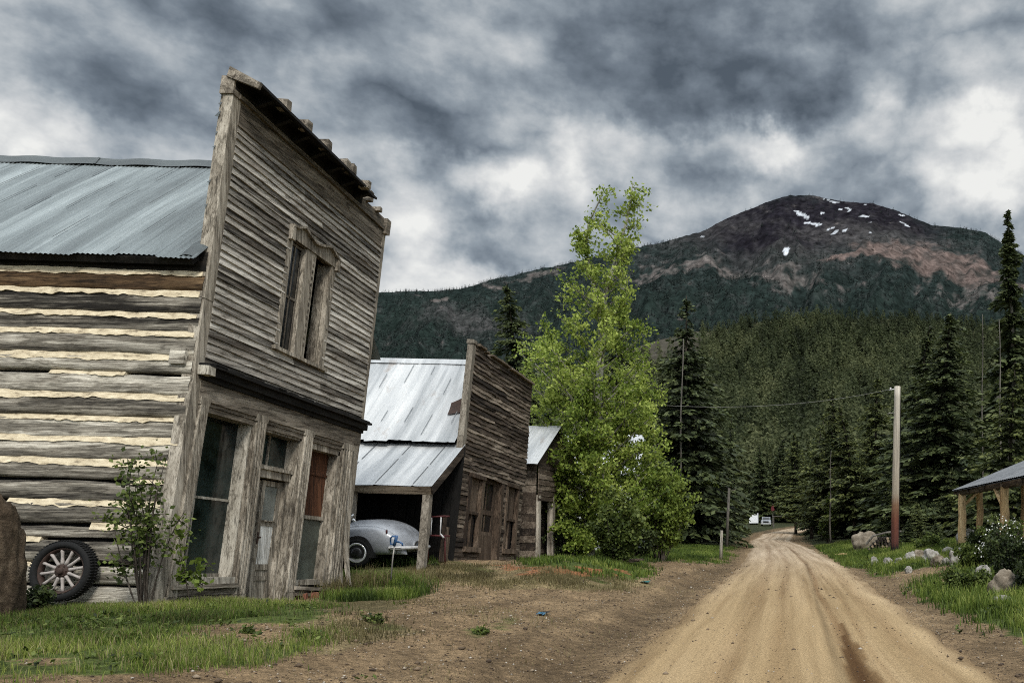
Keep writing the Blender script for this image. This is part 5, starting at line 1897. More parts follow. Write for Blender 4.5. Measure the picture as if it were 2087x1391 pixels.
def rocks():
    # (photo column, row of the foot, half width px, height px)
    row = [(1783, 1152, 8, 12), (1811, 1153, 12, 12), (1857, 1144, 16, 13), (1876, 1140, 14, 14), (1899, 1144, 18, 18), (1913, 1151, 15, 14), (1927, 1149, 8, 9), (1950, 1150, 16, 20), (1832, 1150, 9, 10), (1932, 1128, 10, 10), (1963, 1130, 10, 12), (1853, 1168, 9, 10)]
    labs = ['small pale upright stone nearest the road in the roadside stone row', 'white grey round stone second from the road end of the stone row', 'low pale stone right of the utility pole base', 'pale pinkish stone with pointed top behind the row right of the pole',
            'long sloping pale stone in the middle of the row', 'round tan stone in the middle of the row', 'small stone tucked between the round tan stone and the tall white one', 'tall white stone at the right end of the row under the bush',
            'half buried grey stone just left of the pole foot', 'small pale stone in the green grass above the row', 'grey stone at the edge of the bushes above the tall white stone', 'flat grey stone lying in grass in front of the row']
    for i, (px, py, hw_, h) in enumerate(row):
        g = gp(px, py)
        k = g.y / FOC
        blob('field_stone', M['rock_tan' if i in (3, 5) else 'rock'], (g.x, g.y + .1, g.z), (hw_ * k * 1.1, hw_ * k * .9, h * k * 1.0), 3 + i * 1.7, labs[i], 'stone', 'pale stones laid out along the grass verge', rz=i)
    big = [(1764, 1121, 25, 26, 'rock_tan', 'tan round boulder beside the dark firewood pile'), (1974, 1112, 22, 24, 'rock', 'big grey boulder at the foot of the porch post'),
           (2048, 1214, 29, 34, 'rock_tan', 'large rough boulder among the bushes at the right edge'), (2047, 1236, 18, 15, 'rock', 'pale flat stone at the foot of the large rough boulder'),
           (2006, 1180, 17, 18, 'rock', 'pale lichen covered stone in the bush above the rough boulder'), (2083, 1205, 12, 14, 'rock', 'grey stone cut by the right edge of the picture'), (1424, 1094, 8, 8, 'rock', 'small grey stone beside the black bin')]
    for i, (px, py, hw_, h, mt_, lab) in enumerate(big):
        g = gp(px, py)
        k = g.y / FOC
        blob('boulder', M[mt_], (g.x, g.y + hw_ * k * .5, g.z), (hw_ * k * 1.12, hw_ * k, h * k * 1.05), 31 + i * 2.3, lab, 'boulder', amp=.17, rz=i * 2)
    y = 10.9
    x = (-16 - VPX) * y / FOC
    blob('boulder', M['rock_brown'], (x, y, gz(x, y) - .05), (.30, .36, 1.18), 44.2, 'tall coarse brown boulder at the left edge in front of the log wall', 'boulder', amp=.11, freq=1.0, n=40)
    # firewood pile: cut ends towards the road, old rail across the top
    g = gp(1800, 1121)
    k = g.y / FOC
    r = thing('firewood_pile', 'dark firewood pile with pale cut ends, left of the utility pole', 'woodpile', g)
    lg, en = MB(), MB()
    for j in range(5):
        for i in range(10 - j):
            x = g.x - .75 + i * .19 + j * .16 + random.uniform(-.03, .03)
            z = g.z + .08 + j * .15
            rr = random.uniform(.06, .1)
            yy = g.y + random.uniform(-.08, .08)
            lg.tube([(x, yy, z), (x, yy + .9, z)], rr, 9, random.random() * .4)
            if random.random() < .45: en.tube([(x, yy - .012, z), (x, yy - .002, z)], rr * .8, 9, random.random())
    lg.build('logs', M['bark'], r)
    en.build('cut_ends', M['log_end'], r)
    cv = MB()
    cv.tube([(g.x - .95, g.y - .05, g.z + .35), (g.x - .55, g.y - .05, g.z + .82), (g.x + .2, g.y, g.z + 1.0), (g.x + 1.2, g.y + .2, g.z + 1.08)], .06, 8)
    cv.build('cover_rail', M['snag'], r)
    # fallen sun-bleached pole on the grass, dark planks by the green tree
    g = gp(1722, 1132)
    s_ = MB()
    s_.tube([g + Vector((-.55, 0, .05)), g + Vector((-.1, .1, .09)), g + Vector((.5, .1, .06))], [.05, .06, .04], 8)
    tag(s_.build('fallen_branch', M['pale_log'], None), 'pale bare branch lying on the grass by the right road edge', 'branch')
    g = gp(1262, 1150)
    s_ = MB()
    s_.board(lambda a, b_, c_: (g.x + a, g.y + .25 * a + b_, g.z + .06 + c_ + .04 * a), -.5, .6, -.12, .12, 0, .06, 4, .01, .01)
    s_.board(lambda a, b_, c_: (g.x + a, g.y + .1 * a + b_, g.z + .14 + c_), -.3, .75, -.1, .1, 0, .05, 4, .01, .01)
    tag(s_.build('old_planks', M['brown_siding'], None), 'two dark old planks lying in the grass under the bright green tree', 'planks')
    # bricks under the broken sill
    for i, (u, d, rz, lab) in enumerate(((3.62, .02, .3, 'reddish loose brick under the broken storefront sill, left one'), (3.92, .06, 1.0, 'reddish loose brick under the broken storefront sill, right one'))):
        p = A(u, 0, d)
        b_ = MB()
        c_, s2 = math.cos(rz), math.sin(rz)
        z0 = gz(p[0], p[1])
        b_.box(lambda a, q, w_: (p[0] + a * c_ - q * s2, p[1] + a * s2 + q * c_, z0 + w_), -.13, .13, -.07, .07, -.01, .10, .5, .008)
        tag(b_.build('brick', M['brick'], None), lab, 'brick', 'bricks under the sill')
    for px, py, mt_, lab in ((1108, 1254, 'litter', 'crumpled blue plastic scrap lying on the bare dirt'), (1313, 1187, 'teal_litter', 'small teal scrap at the grass edge right of the green tree')):
        g = gp(px, py)
        vs = [(g.x + random.uniform(-.16, .16), g.y + random.uniform(-.2, .2), g.z + random.uniform(.0, .07)) for _ in range(12)]
        s_ = MB()
        s_.add(vs, [(i, (i + 3) % 12, (i + 5) % 12) for i in range(12)])
        tag(s_.build('plastic_scrap', M[mt_], None), lab, 'litter')


def far_things():
    # black bin and tarp covered load left of the road
    g = gp(1419, 1102)
    k = g.y / FOC
    r = thing('trash_bin', 'black wheeled bin standing on the grass left of the road', 'bin', g)
    w, h = 12.5 * k, 27 * k
    b = MB()
    def tap(a, b_, c_): return (g.x + a * (w * (.82 + .18 * c_)), g.y + b_ * w * (.82 + .18 * c_), g.z + c_ * h)
    b.box(tap, -1, 1, -1, 1, .04, .88)
    b.build('bin_body', M['black_plastic'], r)
    b = MB()
    b.box(tap, -1.04, 1.04, -1.08, 1.05, .885, .95)
    b.box(tap, -.9, .9, .9, 1.2, .93, 1.0)
    b.build('lid', M['black_plastic'], r)
    for s_ in (-1, 1):
        b = MB()
        b.lathe(lambda x, y, a: (g.x + s_ * w * .7 + a, g.y + w * .9 + x, g.z + .09 + y), [(.001, .03), (.09, .03), (.09, -.03), (.001, -.03)], 14)
        b.build('wheel', M['rubber'], r)
    g = gp(1388, 1108)
    g = onground(1388, g.y + 1.2)
    k = g.y / FOC
    r = thing('covered_trailer', 'load under a blue grey tarpaulin behind the round green bush', 'trailer', g)
    t = MB()
    def tp(a, b_):
        x = -1 + 2 * a
        y = -1 + 2 * b_
        e = max(abs(x), abs(y))
        hgt = 1.05 * (1 - max(0, (e - .62) / .38) ** 2) + .05 * math.sin(x * 7) * math.cos(y * 5)
        return (g.x + x * 25 * k, g.y + y * 1.1, g.z + .12 + max(0, hgt))
    t.grid(tp, 24, 24)
    t.build('tarpaulin', M['tarp'], r, True)
    for s_ in (-.5, .5):
        t = MB()
        t.lathe(lambda x, y, a: (g.x + s_ * 24 * k + x, g.y - 1.0 + a, g.z + .25 + y), [(.12, .06), (.25, .06), (.25, -.06), (.12, -.06)], 20, .5, True)
        t.build('wheel', M['rubber'], r)
    # end of the road: white trailer, pickup seen head on, red sign, post with crossbar
    Y = 176
    g = onground(1536, Y)
    k = Y / FOC
    r = thing('white_trailer', 'white boxy trailer end far off where the road bends out of sight', 'trailer', g)
    t = MB()
    zt = EYE + (HOR - 1045) * k
    t.poly(lambda a, b_, c_: (g.x + a * k, g.y + c_, b_), [(-9, g.z + .35), (8.5, g.z + .35), (8.5, zt), (-3, zt - .35), (-9, zt - 1.1)], 0, 4.5, .5)
    t.build('body', M['bright_white'], r)
    for s_ in (-1, 1):
        t = MB()
        t.lathe(lambda x, y, a: (g.x + s_ * .6 + a, g.y + 1.2 + x, g.z + .35 + y), [(.001, .1), (.35, .1), (.35, -.1), (.001, -.1)], 16)
        t.build('wheel', M['rubber'], r)
    Y = 168
    g = onground(1561, Y)
    r = thing('pickup_truck', 'small grey pickup seen head on at the far end of the road', 'pickup', g)
    m = lambda a, b_, c_: (g.x + a, g.y + b_, g.z + c_)
    t = MB()
    t.poly(lambda a, b_, c_: m(c_, a, b_), [(0, .45), (0, 1.05), (.15, 1.12), (1.3, 1.2), (5.0, 1.15), (5.1, .45)], -.95, .95, .5)
    t.poly(lambda a, b_, c_: m(c_, a, b_), [(1.3, 1.2), (1.9, 1.78), (3.0, 1.8), (3.2, 1.2)], -.78, .78, .5)
    bd = t.build('body', M['car_paint'], r)
    t = MB()
    t.add([m(-.72, 1.33, 1.25), m(.72, 1.33, 1.25), m(.66, 1.84, 1.74), m(-.66, 1.84, 1.74)], [(0, 1, 2, 3)])
    t.build('windscreen', M['glass_black'], bd)
    t = MB()
    t.box(m, -.5, .5, -.03, .0, .68, .98)
    t.build('grille', M['rubber'], bd)
    t = MB()
    t.box(m, -.98, .98, -.12, -.02, .42, .6)
    t.build('bumper', M['white_paint'], r)
    for s_ in (-1, 1):
        t = MB()
        t.lathe(lambda x, y, a: m(s_ * .72 + x, -.01 - a, .86 + y), [(.001, .05), (.13, .04), (.14, 0)], 14)
        t.build('headlight', M['white_paint'], r)
        for yy in (.95, 4.1):
            t = MB()
            t.lathe(lambda x, y, a: m(s_ * .8 + a, yy + x, .38 + y), [(.001, .13), (.38, .13), (.38, -.13), (.001, -.13)], 16)
            t.build('wheel', M['rubber'], r)
    Y = 172
    k = Y / FOC
    g = onground(1575, Y)
    r = thing('red_sign', 'dark red board on a post behind the far pickup', 'sign', g)
    t = MB()
    t.tube([g, (g.x, g.y, EYE + (HOR - 1026) * k)], .08, 8)
    t.build('post', M['snag'], r)
    t = MB()
    zc = lambda py: EYE + (HOR - py) * k
    t.poly(lambda a, b_, c_: (g.x + a * k, g.y + c_, b_), [(-3, zc(1042)), (2.5, zc(1043)), (3.6, zc(1036)), (1.6, zc(1034)), (1.8, zc(1027)), (-1.5, zc(1028)), (-3.4, zc(1035))], -.14, -.09, .5)
    t.build('board', M['red_sign'], r)
    Y = 158
    k = Y / FOC
    g = onground(1577, Y)
    r = thing('cross_post', 'thin post with a crossbar beside the far pickup', 'post', g)
    t = MB()
    t.tube([g, (g.x, g.y, EYE + (HOR - 1050) * k)], .08, 8)
    t.build('upright', M['snag'], r)
    t = MB()
    t.tube([(g.x - .3, g.y - .1, EYE + (HOR - 1052) * k), (g.x + 1.4, g.y - .1, EYE + (HOR - 1051) * k)], .05, 8)
    t.build('crossbar', M['snag'], r)


leaning_wheel()
silver_car()
red_rack()
hydrant()
utility_pole()
log_shelter()
rocks()
far_things()


# ------------------------------------------------------------------ plants
def quads(C, AX, BX):
    """leaf quads from centres and half axes"""
    V = np.stack([C - AX, C - BX * .9 + AX * .1, C + AX, C + BX * .9 + AX * .1], 1).reshape(-1, 3)
    F = np.arange(len(V)).reshape(-1, 4)
    return V, F


def unit(v): return v / (np.linalg.norm(v, axis=-1, keepdims=True) + 1e-9)


def conifer_mesh(name, seed, whorls=44, spread=.19, base=.06, mat='needles', spray=15, bare_top=0.0, ragged=.3, trunk_mat='bark', droop=.35, full=1.0):
    """unit-height conifer: (trunk mesh, crown mesh)"""
    g = np.random.default_rng(seed)
    t = MB()
    lean = g.normal(0, .006, 2)
    tp = [(lean[0] * q * q * 10 + .004 * math.sin(q * 9 + seed), lean[1] * q * q * 10, q) for q in np.linspace(0, 1, 14)]
    t.tube(tp, [.0135 * (1 - .93 * q) + .0006 for q in np.linspace(0, 1, 14)], 8)
    C, AX, BX, T = [], [], [], []
    for i in range(whorls):
        q = base + (1 - base) * (i + g.random() * .8) / whorls
        if q > .995: continue
        R = spread * ((1 - q) ** .82) * (.62 + .38 * min(1, (q - base) / .12 + .35)) * full
        nb = int(g.integers(5, 8)) if q < .9 else 5
        a0 = g.random() * 6.28
        for j in range(nb):
            an = a0 + j * 6.283 / nb + g.normal(0, .25)
            L = max(.012, R * (1 - ragged + 2 * ragged * g.random()))
            if g.random() < ragged * .28: continue
            u = np.array([math.cos(an), math.sin(an), 0])
            side = np.array([-u[1], u[0], 0])
            q = min(.99, max(base, q + g.normal(0, .016)))
            x0 = np.array([lean[0] * q * q * 10 + .004 * math.sin(q * 9 + seed), lean[1] * q * q * 10, q])
            m_ = max(4, int(spray * L / spread + 4))
            s_ = (np.arange(m_) + g.random(m_)) / m_
            s_ = s_ ** .8
            up_ = .10 * (1 - q) + .5 * max(0, q - .8)
            z = L * (up_ * s_ - droop * s_ ** 1.8 + .12 * s_ ** 4)
            P0 = x0 + np.outer(s_ * L, u) + np.outer(z, [0, 0, 1])
            for k in range(3):
                lat = g.normal(0, 1, m_) * .22 * L * (1 - s_ * .7) * (1 - .2 * k)
                P1 = P0 + np.outer(lat, side) + np.outer(g.normal(-.004, .005, m_), [0, 0, 1])
                sz = (.0085 + .012 * (L / spread)) * (.7 + .6 * g.random(m_)) * (1.15 - .5 * s_)
                dirv = unit(np.outer(.9 + 0 * s_, u) + np.outer(np.sign(lat) * (.4 + .5 * g.random(m_)), side) + np.outer(-.25 - .35 * g.random(m_), [0, 0, 1]))
                perp = unit(np.cross(dirv, g.normal(0, .8, (m_, 3)) + np.array([0, 0, 1.0])))
                C.append(P1)
                AX.append(dirv * (sz * 1.25)[:, None])
                BX.append(perp * (sz * .50)[:, None])
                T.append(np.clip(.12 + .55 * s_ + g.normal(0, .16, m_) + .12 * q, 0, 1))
    C, AX, BX, T = map(np.concatenate, (C, AX, BX, T))
    V, F = quads(C, AX, BX)
    crown = npmesh(name + '_crown', V, F, M[mat], tone=np.repeat(T, 4))
    o = t.build('tmp', M[trunk_mat], None, True)
    me = o.data
    bpy.data.objects.remove(o)
    return me, crown


CON = {
    'spruce': [conifer_mesh('spruce', s, 44, .30, .03, 'needles', 19) for s in (1, 2, 3)],
    'slim': [conifer_mesh('slim_spruce', s, 42, .21, .04, 'needles', 15, ragged=.38) for s in (4, 5, 6)],
    'pine': [conifer_mesh('pine', s, 32, .26, .16, 'needles_olive', 17, ragged=.42, droop=.22) for s in (7, 8)],
    'olive': [conifer_mesh('olive_spruce', s, 36, .33, .02, 'needles_olive', 18, droop=.28) for s in (9, 10)],
    'lean': [conifer_mesh('tall_pine', 12, 38, .11, .34, 'needles', 10, ragged=.6, trunk_mat='snag', droop=.45)],
}


def plant_tree(name, kind, base, h, label, cat, group=None, wide=1.0, v=None, rz=None):
    tm, cm = CON[kind][(random.randrange(len(CON[kind])) if v is None else v) % len(CON[kind])]
    r = thing(name, label, cat, base, group)
    r.rotation_euler = (0, 0, random.uniform(0, 6.28) if rz is None else rz)
    r.scale = (h * wide, h * wide, h)
    link('trunk', tm, r)
    link('crown', cm, r)
    return r


def tree_px(name, kind, px, Y, top, label, cat, group=None, wide=1.0, v=None, rz=None):
    b = onground(px, Y)
    b.z -= .15
    h = EYE + (HOR - top) * Y / FOC - b.z
    return plant_tree(name, kind, b, h, label, cat, group, wide, v, rz)


SOLO = [
    ('spruce_tree', 'spruce', 1908, 66, 636, 'big dark bushy spruce rising right behind the utility pole', 1.25, 0),
    ('spruce_tree', 'slim', 1852, 74, 668, 'slimmer dark spruce just left of the big spruce behind the pole', 1.1, 1),
    ('pine_tree', 'lean', 2064, 58, 440, 'very tall thin pine with bare lower trunk at the right edge', 1.0, 0),
    ('spruce_tree', 'slim', 2030, 78, 628, 'dark spruce between the big spruce and the tall thin pine', 1.2, 2),
    ('olive_conifer', 'olive', 2058, 46, 742, 'bushy olive green conifer above the porch roof', 1.15, 0),
    ('young_conifer', 'olive', 1930, 50, 950, 'young light green conifer left of the porch posts', 1.05, 1),
    ('young_conifer', 'olive', 1872, 52, 1022, 'low light green conifer in front of the big spruce, beside the pole', 1.4, 0),
    ('small_spruce', 'spruce', 1908, 45, 1058, 'small dark spruce growing low between pole and porch', 1.5, 1),
    ('small_spruce', 'spruce', 1848, 48, 1055, 'small dark spruce growing close at the right of the pole', 1.6, 2),
    ('spruce_tree', 'spruce', 1402, 72, 598, 'tall dark spruce standing alone right of the bright green tree', 1.02, 1),
    ('spruce_tree', 'slim', 1438, 82, 690, 'dark spruce close behind the lone spruce, on its right side', 1.0, 2),
    ('spruce_tree', 'slim', 1492, 98, 842, 'shorter dark spruce above the short grey pole', .7, 0),
    ('spruce_tree', 'spruce', 1074, 58, 604, 'dark spruce rising behind the brown store', .95, 2),
    ('spruce_tree', 'spruce', 1252, 60, 628, 'dark spruce directly behind the bright green tree', .95, 0),
    ('spruce_tree', 'slim', 1325, 70, 735, 'dark slim spruce between green tree and the lone spruce', 1.2, 1),
    ('spruce_tree', 'spruce', 1140, 64, 690, 'dark spruce behind the left side of the bright green tree', 1.0, 1),
    ('pine_tree', 'pine', 1782, 84, 770, 'pine just left of the upper utility pole', 1.1, 0),
    ('pine_tree', 'pine', 1742, 80, 832, 'olive pine two trees left of the utility pole', 1.15, 1),
    ('pine_tree', 'pine', 1700, 92, 800, 'olive pine above the young willow right of the road', 1.1, 0),
    ('pine_tree', 'pine', 1655, 104, 838, 'olive pine standing at the right side of the road bend', 1.1, 1),
    ('pine_tree', 'pine', 1622, 132, 880, 'slender olive pine right above the road bend', 1.1, 0),
]
for nm, kd, px, Y, top, lab, wd, v in SOLO: tree_px(nm, kd, px, Y, top, lab, nm.split('_')[-1] if nm != 'olive_conifer' else 'conifer', None, wd, v)

g = np.random.default_rng(77)
taken = []


def stand(n, px0, px1, y0, y1, h0, h1, kinds, lab, grp, hole=None):
    c = 0
    tries = 0
    while c < n and tries < n * 30:
        tries += 1
        px = g.uniform(px0, px1)
        Y = g.uniform(y0, y1)
        X = (px - VPX) * Y / FOC
        if abs(X - float(road_x(Y))) < 5.0: continue
        if hole and hole(px, Y): continue
        if any((X - a) ** 2 + (Y - b_) ** 2 < 5.5 for a, b_ in taken): continue
        taken.append((X, Y))
        kd = kinds[int(g.integers(len(kinds)))]
        plant_tree('pine_tree' if kd == 'pine' else 'spruce_tree', kd, (X, Y, gz(X, Y) - .15), g.uniform(h0, h1), lab, 'tree', grp, g.uniform(.95, 1.3))
        c += 1


stand(62, 1660, 2230, 86, 190, 9, 15.5, ['spruce', 'slim', 'pine', 'slim'], 'one of the crowded conifers in the dark wood behind the utility pole', 'conifers of the dark wood right of the road')
stand(34, 1130, 1500, 90, 190, 9.5, 15, ['spruce', 'slim', 'pine'], 'one of the crowded conifers behind the bright green tree and lone spruce', 'conifers of the dark wood left of the road', lambda px, Y: px > 1455)
stand(34, 1500, 1760, 186, 230, 12, 19, ['slim', 'spruce', 'pine'], 'one of the dark conifers closing the view at the end of the road', 'conifers at the end of the road')
stand(14, 1790, 2200, 62, 84, 5, 10, ['spruce', 'olive', 'slim'], 'one of the smaller conifers filling the wood edge behind the porch', 'smaller conifers at the wood edge')


# bare dead trunks
def snag(px, Y, top, lab, rad=.12, foot=None):
    b = onground(px, Y)
    h = EYE + (HOR - top) * Y / FOC - b.z
    q = np.random.default_rng(int(px))
    t = MB()
    lx = q.normal(0, .12)
    pts = [b + Vector((lx * (i / 9) ** 2 + .04 * math.sin(i * 1.3 + px), 0, h * i / 9)) for i in range(10)]
    t.tube(pts, [rad * (1 - .75 * i / 9) for i in range(10)], 9)
    r = thing('dead_tree', lab, 'dead tree', b)
    t.build('trunk', M['snag'], r, True)
    s_ = MB()
    for i in range(16):
        z = q.uniform(.35, .97)
        an = q.uniform(0, 6.28)
        L = q.uniform(.3, 1.1) * (1.1 - z)
        p = b + Vector((lx * z * z, 0, h * z))
        s_.tube([p, p + Vector((math.cos(an) * L, math.sin(an) * L, -.1 * L))], [.02, .008], 5)
    s_.build('branches', M['snag'], r)


snag(1386, 69, 690, 'pale bare trunk standing before the lone spruce', .12)
snag(2040, 54, 650, 'grey dead trunk left of the very tall thin pine', .085)
snag(2002, 70, 640, 'grey dead trunk farther left, beside the big spruce', .085)
snag(1692, 78, 918, 'thin grey bare trunk above the young willow right of the road', .09)


# ------------------------------------------------------------------ broadleaf trees and shrubs
def leafy(name, parts, label, cat, base, leafmat, barkmat, group=None):
    """parts: (list of (pts, radii), leaf centres, leaf size, tone)"""
    r = thing(name, label, cat, base, group)
    t = MB()
    for pts, rad, sides in parts['wood']: t.tube(pts, rad, sides, random.random(), False)
    t.build(parts.get('wood_name', 'stems'), M[barkmat], r, True)
    C, T, S = parts['C'], parts['T'], parts['S']
    n = len(C)
    q = np.random.default_rng(len(C))
    d = unit(q.normal(0, 1, (n, 3)) + np.array([0, 0, -.25]))
    p = unit(np.cross(d, q.normal(0, 1, (n, 3))))
    s_ = S * (.65 + .7 * q.random(n))
    V, F = quads(C - np.array(base), d * (s_ * .62)[:, None], p * (s_ * .46)[:, None])
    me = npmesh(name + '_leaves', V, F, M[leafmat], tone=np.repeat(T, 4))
    link('leaves' if cat != 'tree' else 'crown', me, r)
    return r


def big_tree():
    b = onground(1200, 35.0)
    k = 35.0 / FOC
    S = lambda px, py, dy=0.0: np.array([(px - VPX) * k, 35.0 + dy, EYE + (HOR - py) * k])
    q = np.random.default_rng(5)
    main = [np.array([b.x, b.y, b.z - .1]), S(1199, 1080), S(1202, 1000, .1), S(1208, 920, .1), S(1216, 840), S(1222, 760), S(1226, 700), S(1226, 640), S(1236, 590), S(1252, 540), S(1266, 490), S(1280, 440), S(1286, 395), S(1290, 372)]
    mr = [.26, .22, .20, .185, .17, .15, .135, .12, .10, .08, .06, .045, .025, .012]
    second = [S(1226, 655), S(1214, 600), S(1200, 550, .3), S(1190, 500, .4), S(1196, 450, .3), S(1222, 400, .2), S(1230, 378, .2)]
    sr = [.09, .075, .06, .05, .04, .025, .012]
    third = [S(1208, 900), S(1180, 820, -.5), S(1150, 740, -.8), S(1130, 660, -.9), S(1120, 610, -.9)]
    w = [(main, mr, 10), (second, sr, 8)]
    # crown outline: row -> left and right reach in the photo
    rows = [365, 400, 450, 500, 540, 590, 640, 690, 730, 790, 850, 900, 950, 1000, 1050, 1100, 1130]
    lef = [1282, 1225, 1180, 1150, 1140, 1112, 1100, 1070, 1050, 1058, 1068, 1058, 1068, 1080, 1080, 1095, 1125]
    rig = [1300, 1306, 1302, 1296, 1280, 1308, 1296, 1340, 1395, 1368, 1350, 1365, 1385, 1370, 1340, 1320, 1290]
    axis_px = [1290, 1284, 1277, 1263, 1252, 1236, 1226, 1226, 1224, 1219, 1215, 1210, 1205, 1202, 1200, 1199, 1199]
    C, T = [], []
    arr = np.array(main)
    def trunk_at(z):
        return np.array([np.interp(z, arr[:, 2], arr[:, 0]), np.interp(z, arr[:, 2], arr[:, 1]), z])
    def leaves_around(P, n, r_, tone):
        C.append(P + q.normal(0, 1, (n, 3)) * np.array([r_, r_, r_ * .8]))
        T.append(np.clip(tone + q.normal(0, .17, n), 0, 1))
    def limb(p0, p1, rad, nl, tone, twigs=7):
        mid = (p0 + p1) / 2 + q.normal(0, .12, 3) + np.array([0, 0, -.12 * np.linalg.norm(p1 - p0) * .4])
        pts = [p0 * (1 - s) ** 2 + 2 * mid * s * (1 - s) + p1 * s * s for s in np.linspace(0, 1, 7)]
        w.append((pts, [rad * (1 - .85 * s) for s in np.linspace(0, 1, 7)], 6))
        L = np.linalg.norm(p1 - p0)
        for i in range(twigs):
            s = .3 + .7 * (i + q.random()) / twigs
            p = p0 * (1 - s) ** 2 + 2 * mid * s * (1 - s) + p1 * s * s
            e = p + unit(q.normal(0, 1, 3) + np.array([0, 0, .5])) * q.uniform(.2, .55) * (L * .35 + .25)
            w.append(([p, (p + e) / 2 + q.normal(0, .03, 3), e], [rad * .22, rad * .15, .004], 5))
            tw_t = tone + q.normal(0, .10)
            for f in (.45, .75, 1.0): leaves_around(p + (e - p) * f, int(nl), .11 + .01 * L, tw_t)
        leaves_around(p1, int(nl * 1.4), .14, tone)
    n = 132
    pys = np.linspace(400, 1128, 300)
    wt = np.interp(pys, rows, np.array(rig) - np.array(lef)) + 25 * (pys < 620)
    cum = np.cumsum(wt) / wt.sum()
    for i in range(n):
        py = float(np.interp((i + q.random()) / n, cum, pys))
        lo, hi, ax = np.interp(py, rows, lef), np.interp(py, rows, rig), np.interp(py, rows, axis_px)
        an = q.uniform(0, 6.283)
        ca = math.cos(an)
        reach = (hi - ax if ca > 0 else ax - lo)
        dep = (hi - lo) / 2
        f = q.uniform(.5, 1.0) ** .55
        X = (ax + ca * reach * f - VPX) * k
        Yd = 35.0 + math.sin(an) * dep * k * f * .85
        Z = EYE + (HOR - py) * k
        end = np.array([X, Yd, max(Z, b.z + .4)])
        rise = np.linalg.norm([X - trunk_at(Z)[0], Yd - 35]) * q.uniform(.5, 1.0)
        p0 = trunk_at(max(b.z + .9, Z - rise))
        if py < 560 and q.random() < .45:
            s2 = np.array(second)
            zz_ = max(s2[0][2], Z - rise * .5)
            p0 = np.array([np.interp(zz_, s2[:, 2], s2[:, 0]), np.interp(zz_, s2[:, 2], s2[:, 1]), zz_])
            if X > p0[0] + .5: p0 = trunk_at(zz_)
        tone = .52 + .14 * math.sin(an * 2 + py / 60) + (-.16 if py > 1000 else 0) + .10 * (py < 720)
        nl = 21 if py > 960 else (17 if py > 760 else 12 if py > 600 else 6 if py > 450 else 4)
        if i % 9 == 0 and py < 640:
            s2 = np.array(second)
            zq = q.uniform(s2[1][2], s2[-1][2])
            pq = np.array([np.interp(zq, s2[:, 2], s2[:, c_]) for c_ in (0, 1)] + [zq])
            limb(pq, pq + np.array([q.uniform(-.8, .8), q.uniform(-.8, .8), q.uniform(.1, .5)]), .025, 8, tone, 7)
        limb(p0, end, .036 + .02 * (py > 700), nl, tone, 10 if py > 680 else 7)
    for st_ in (main[-4:], second[-4:]):
        for pa in np.linspace(0, .85, 8):
            pt_ = np.array([np.interp(pa, np.linspace(0, 1, 4), [np.array(s_)[c_] for s_ in st_]) for c_ in range(3)])
            leaves_around(pt_, 4, .13, .6)
            limb(pt_, pt_ + np.array([q.uniform(-.7, .7), q.uniform(-.7, .7), q.uniform(.0, .25)]), .012, 3, .6, 4)
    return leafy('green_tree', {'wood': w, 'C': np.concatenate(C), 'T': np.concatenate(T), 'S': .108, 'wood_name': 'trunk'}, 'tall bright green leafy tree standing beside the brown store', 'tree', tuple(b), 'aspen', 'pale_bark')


big_tree()


def shrub(name, base, w_, h, leafmat, label, cat='shrub', stems=9, leaves=1500, S=.07, barkmat='bark', tone=.5, dep=None, open_=0.0, group=None, seed=None, thick=1.0):
    q = np.random.default_rng(seed if seed is not None else int(abs(base[0] * 97 + base[1] * 31)) + 1)
    dep = dep or w_ * .8
    wd, C, T = [], [], []
    base = np.array(base, float)
    for i in range(stems):
        an = q.uniform(0, 6.283)
        f = q.uniform(.25, 1.0)
        hh = h * q.uniform(.55, 1.05) * (1 - .35 * f * f)
        e = base + np.array([math.cos(an) * w_ * f, math.sin(an) * dep * f, hh])
        p0 = base + np.array([math.cos(an) * w_ * .15 * f, math.sin(an) * dep * .15 * f, -.05])
        mid = (p0 + e) / 2 + np.array([0, 0, hh * .18]) + q.normal(0, .05 * h, 3)
        cur = lambda s: p0 * (1 - s) ** 2 + 2 * mid * s * (1 - s) + e * s * s
        wd.append(([cur(s) for s in np.linspace(0, 1, 7)], [thick * (.007 + .005 * h) * (1 - .8 * s) for s in np.linspace(0, 1, 7)], 6))
        m_ = int(leaves / stems)
        tw = max(4, int(m_ / 26))
        for j in range(tw):
            s = q.uniform(.18 + open_ * .2, 1.0)
            p = cur(s)
            d = unit(q.normal(0, 1, 3) + np.array([0, 0, .45])) * q.uniform(.10, .30) * max(w_, h * .5) * (1 - open_ * .4)
            wd.append(([p, p + d * .5, p + d], [.006 + .002 * h, .004 + .001 * h, .002], 4))
            nl = int(m_ / tw)
            ss = q.random(nl) ** .7
            pts = p + np.outer(ss, d) + q.normal(0, 1, (nl, 3)) * (.045 * max(w_, h * .5) + .02)
            C.append(pts)
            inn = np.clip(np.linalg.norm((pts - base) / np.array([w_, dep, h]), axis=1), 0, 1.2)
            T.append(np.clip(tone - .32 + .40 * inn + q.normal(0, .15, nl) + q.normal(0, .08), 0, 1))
    C = np.concatenate(C)
    C[:, 2] = np.maximum(C[:, 2], ground(C[:, 0], C[:, 1]) + .02)
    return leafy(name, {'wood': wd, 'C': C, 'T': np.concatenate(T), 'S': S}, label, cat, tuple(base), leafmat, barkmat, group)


def shrub_px(name, px, py, hw_, hp, mat, lab, **kw):
    g_ = gp(px, py)
    k = g_.y / FOC
    return shrub(name, g_, hw_ * k, hp * k, mat, lab, **kw)


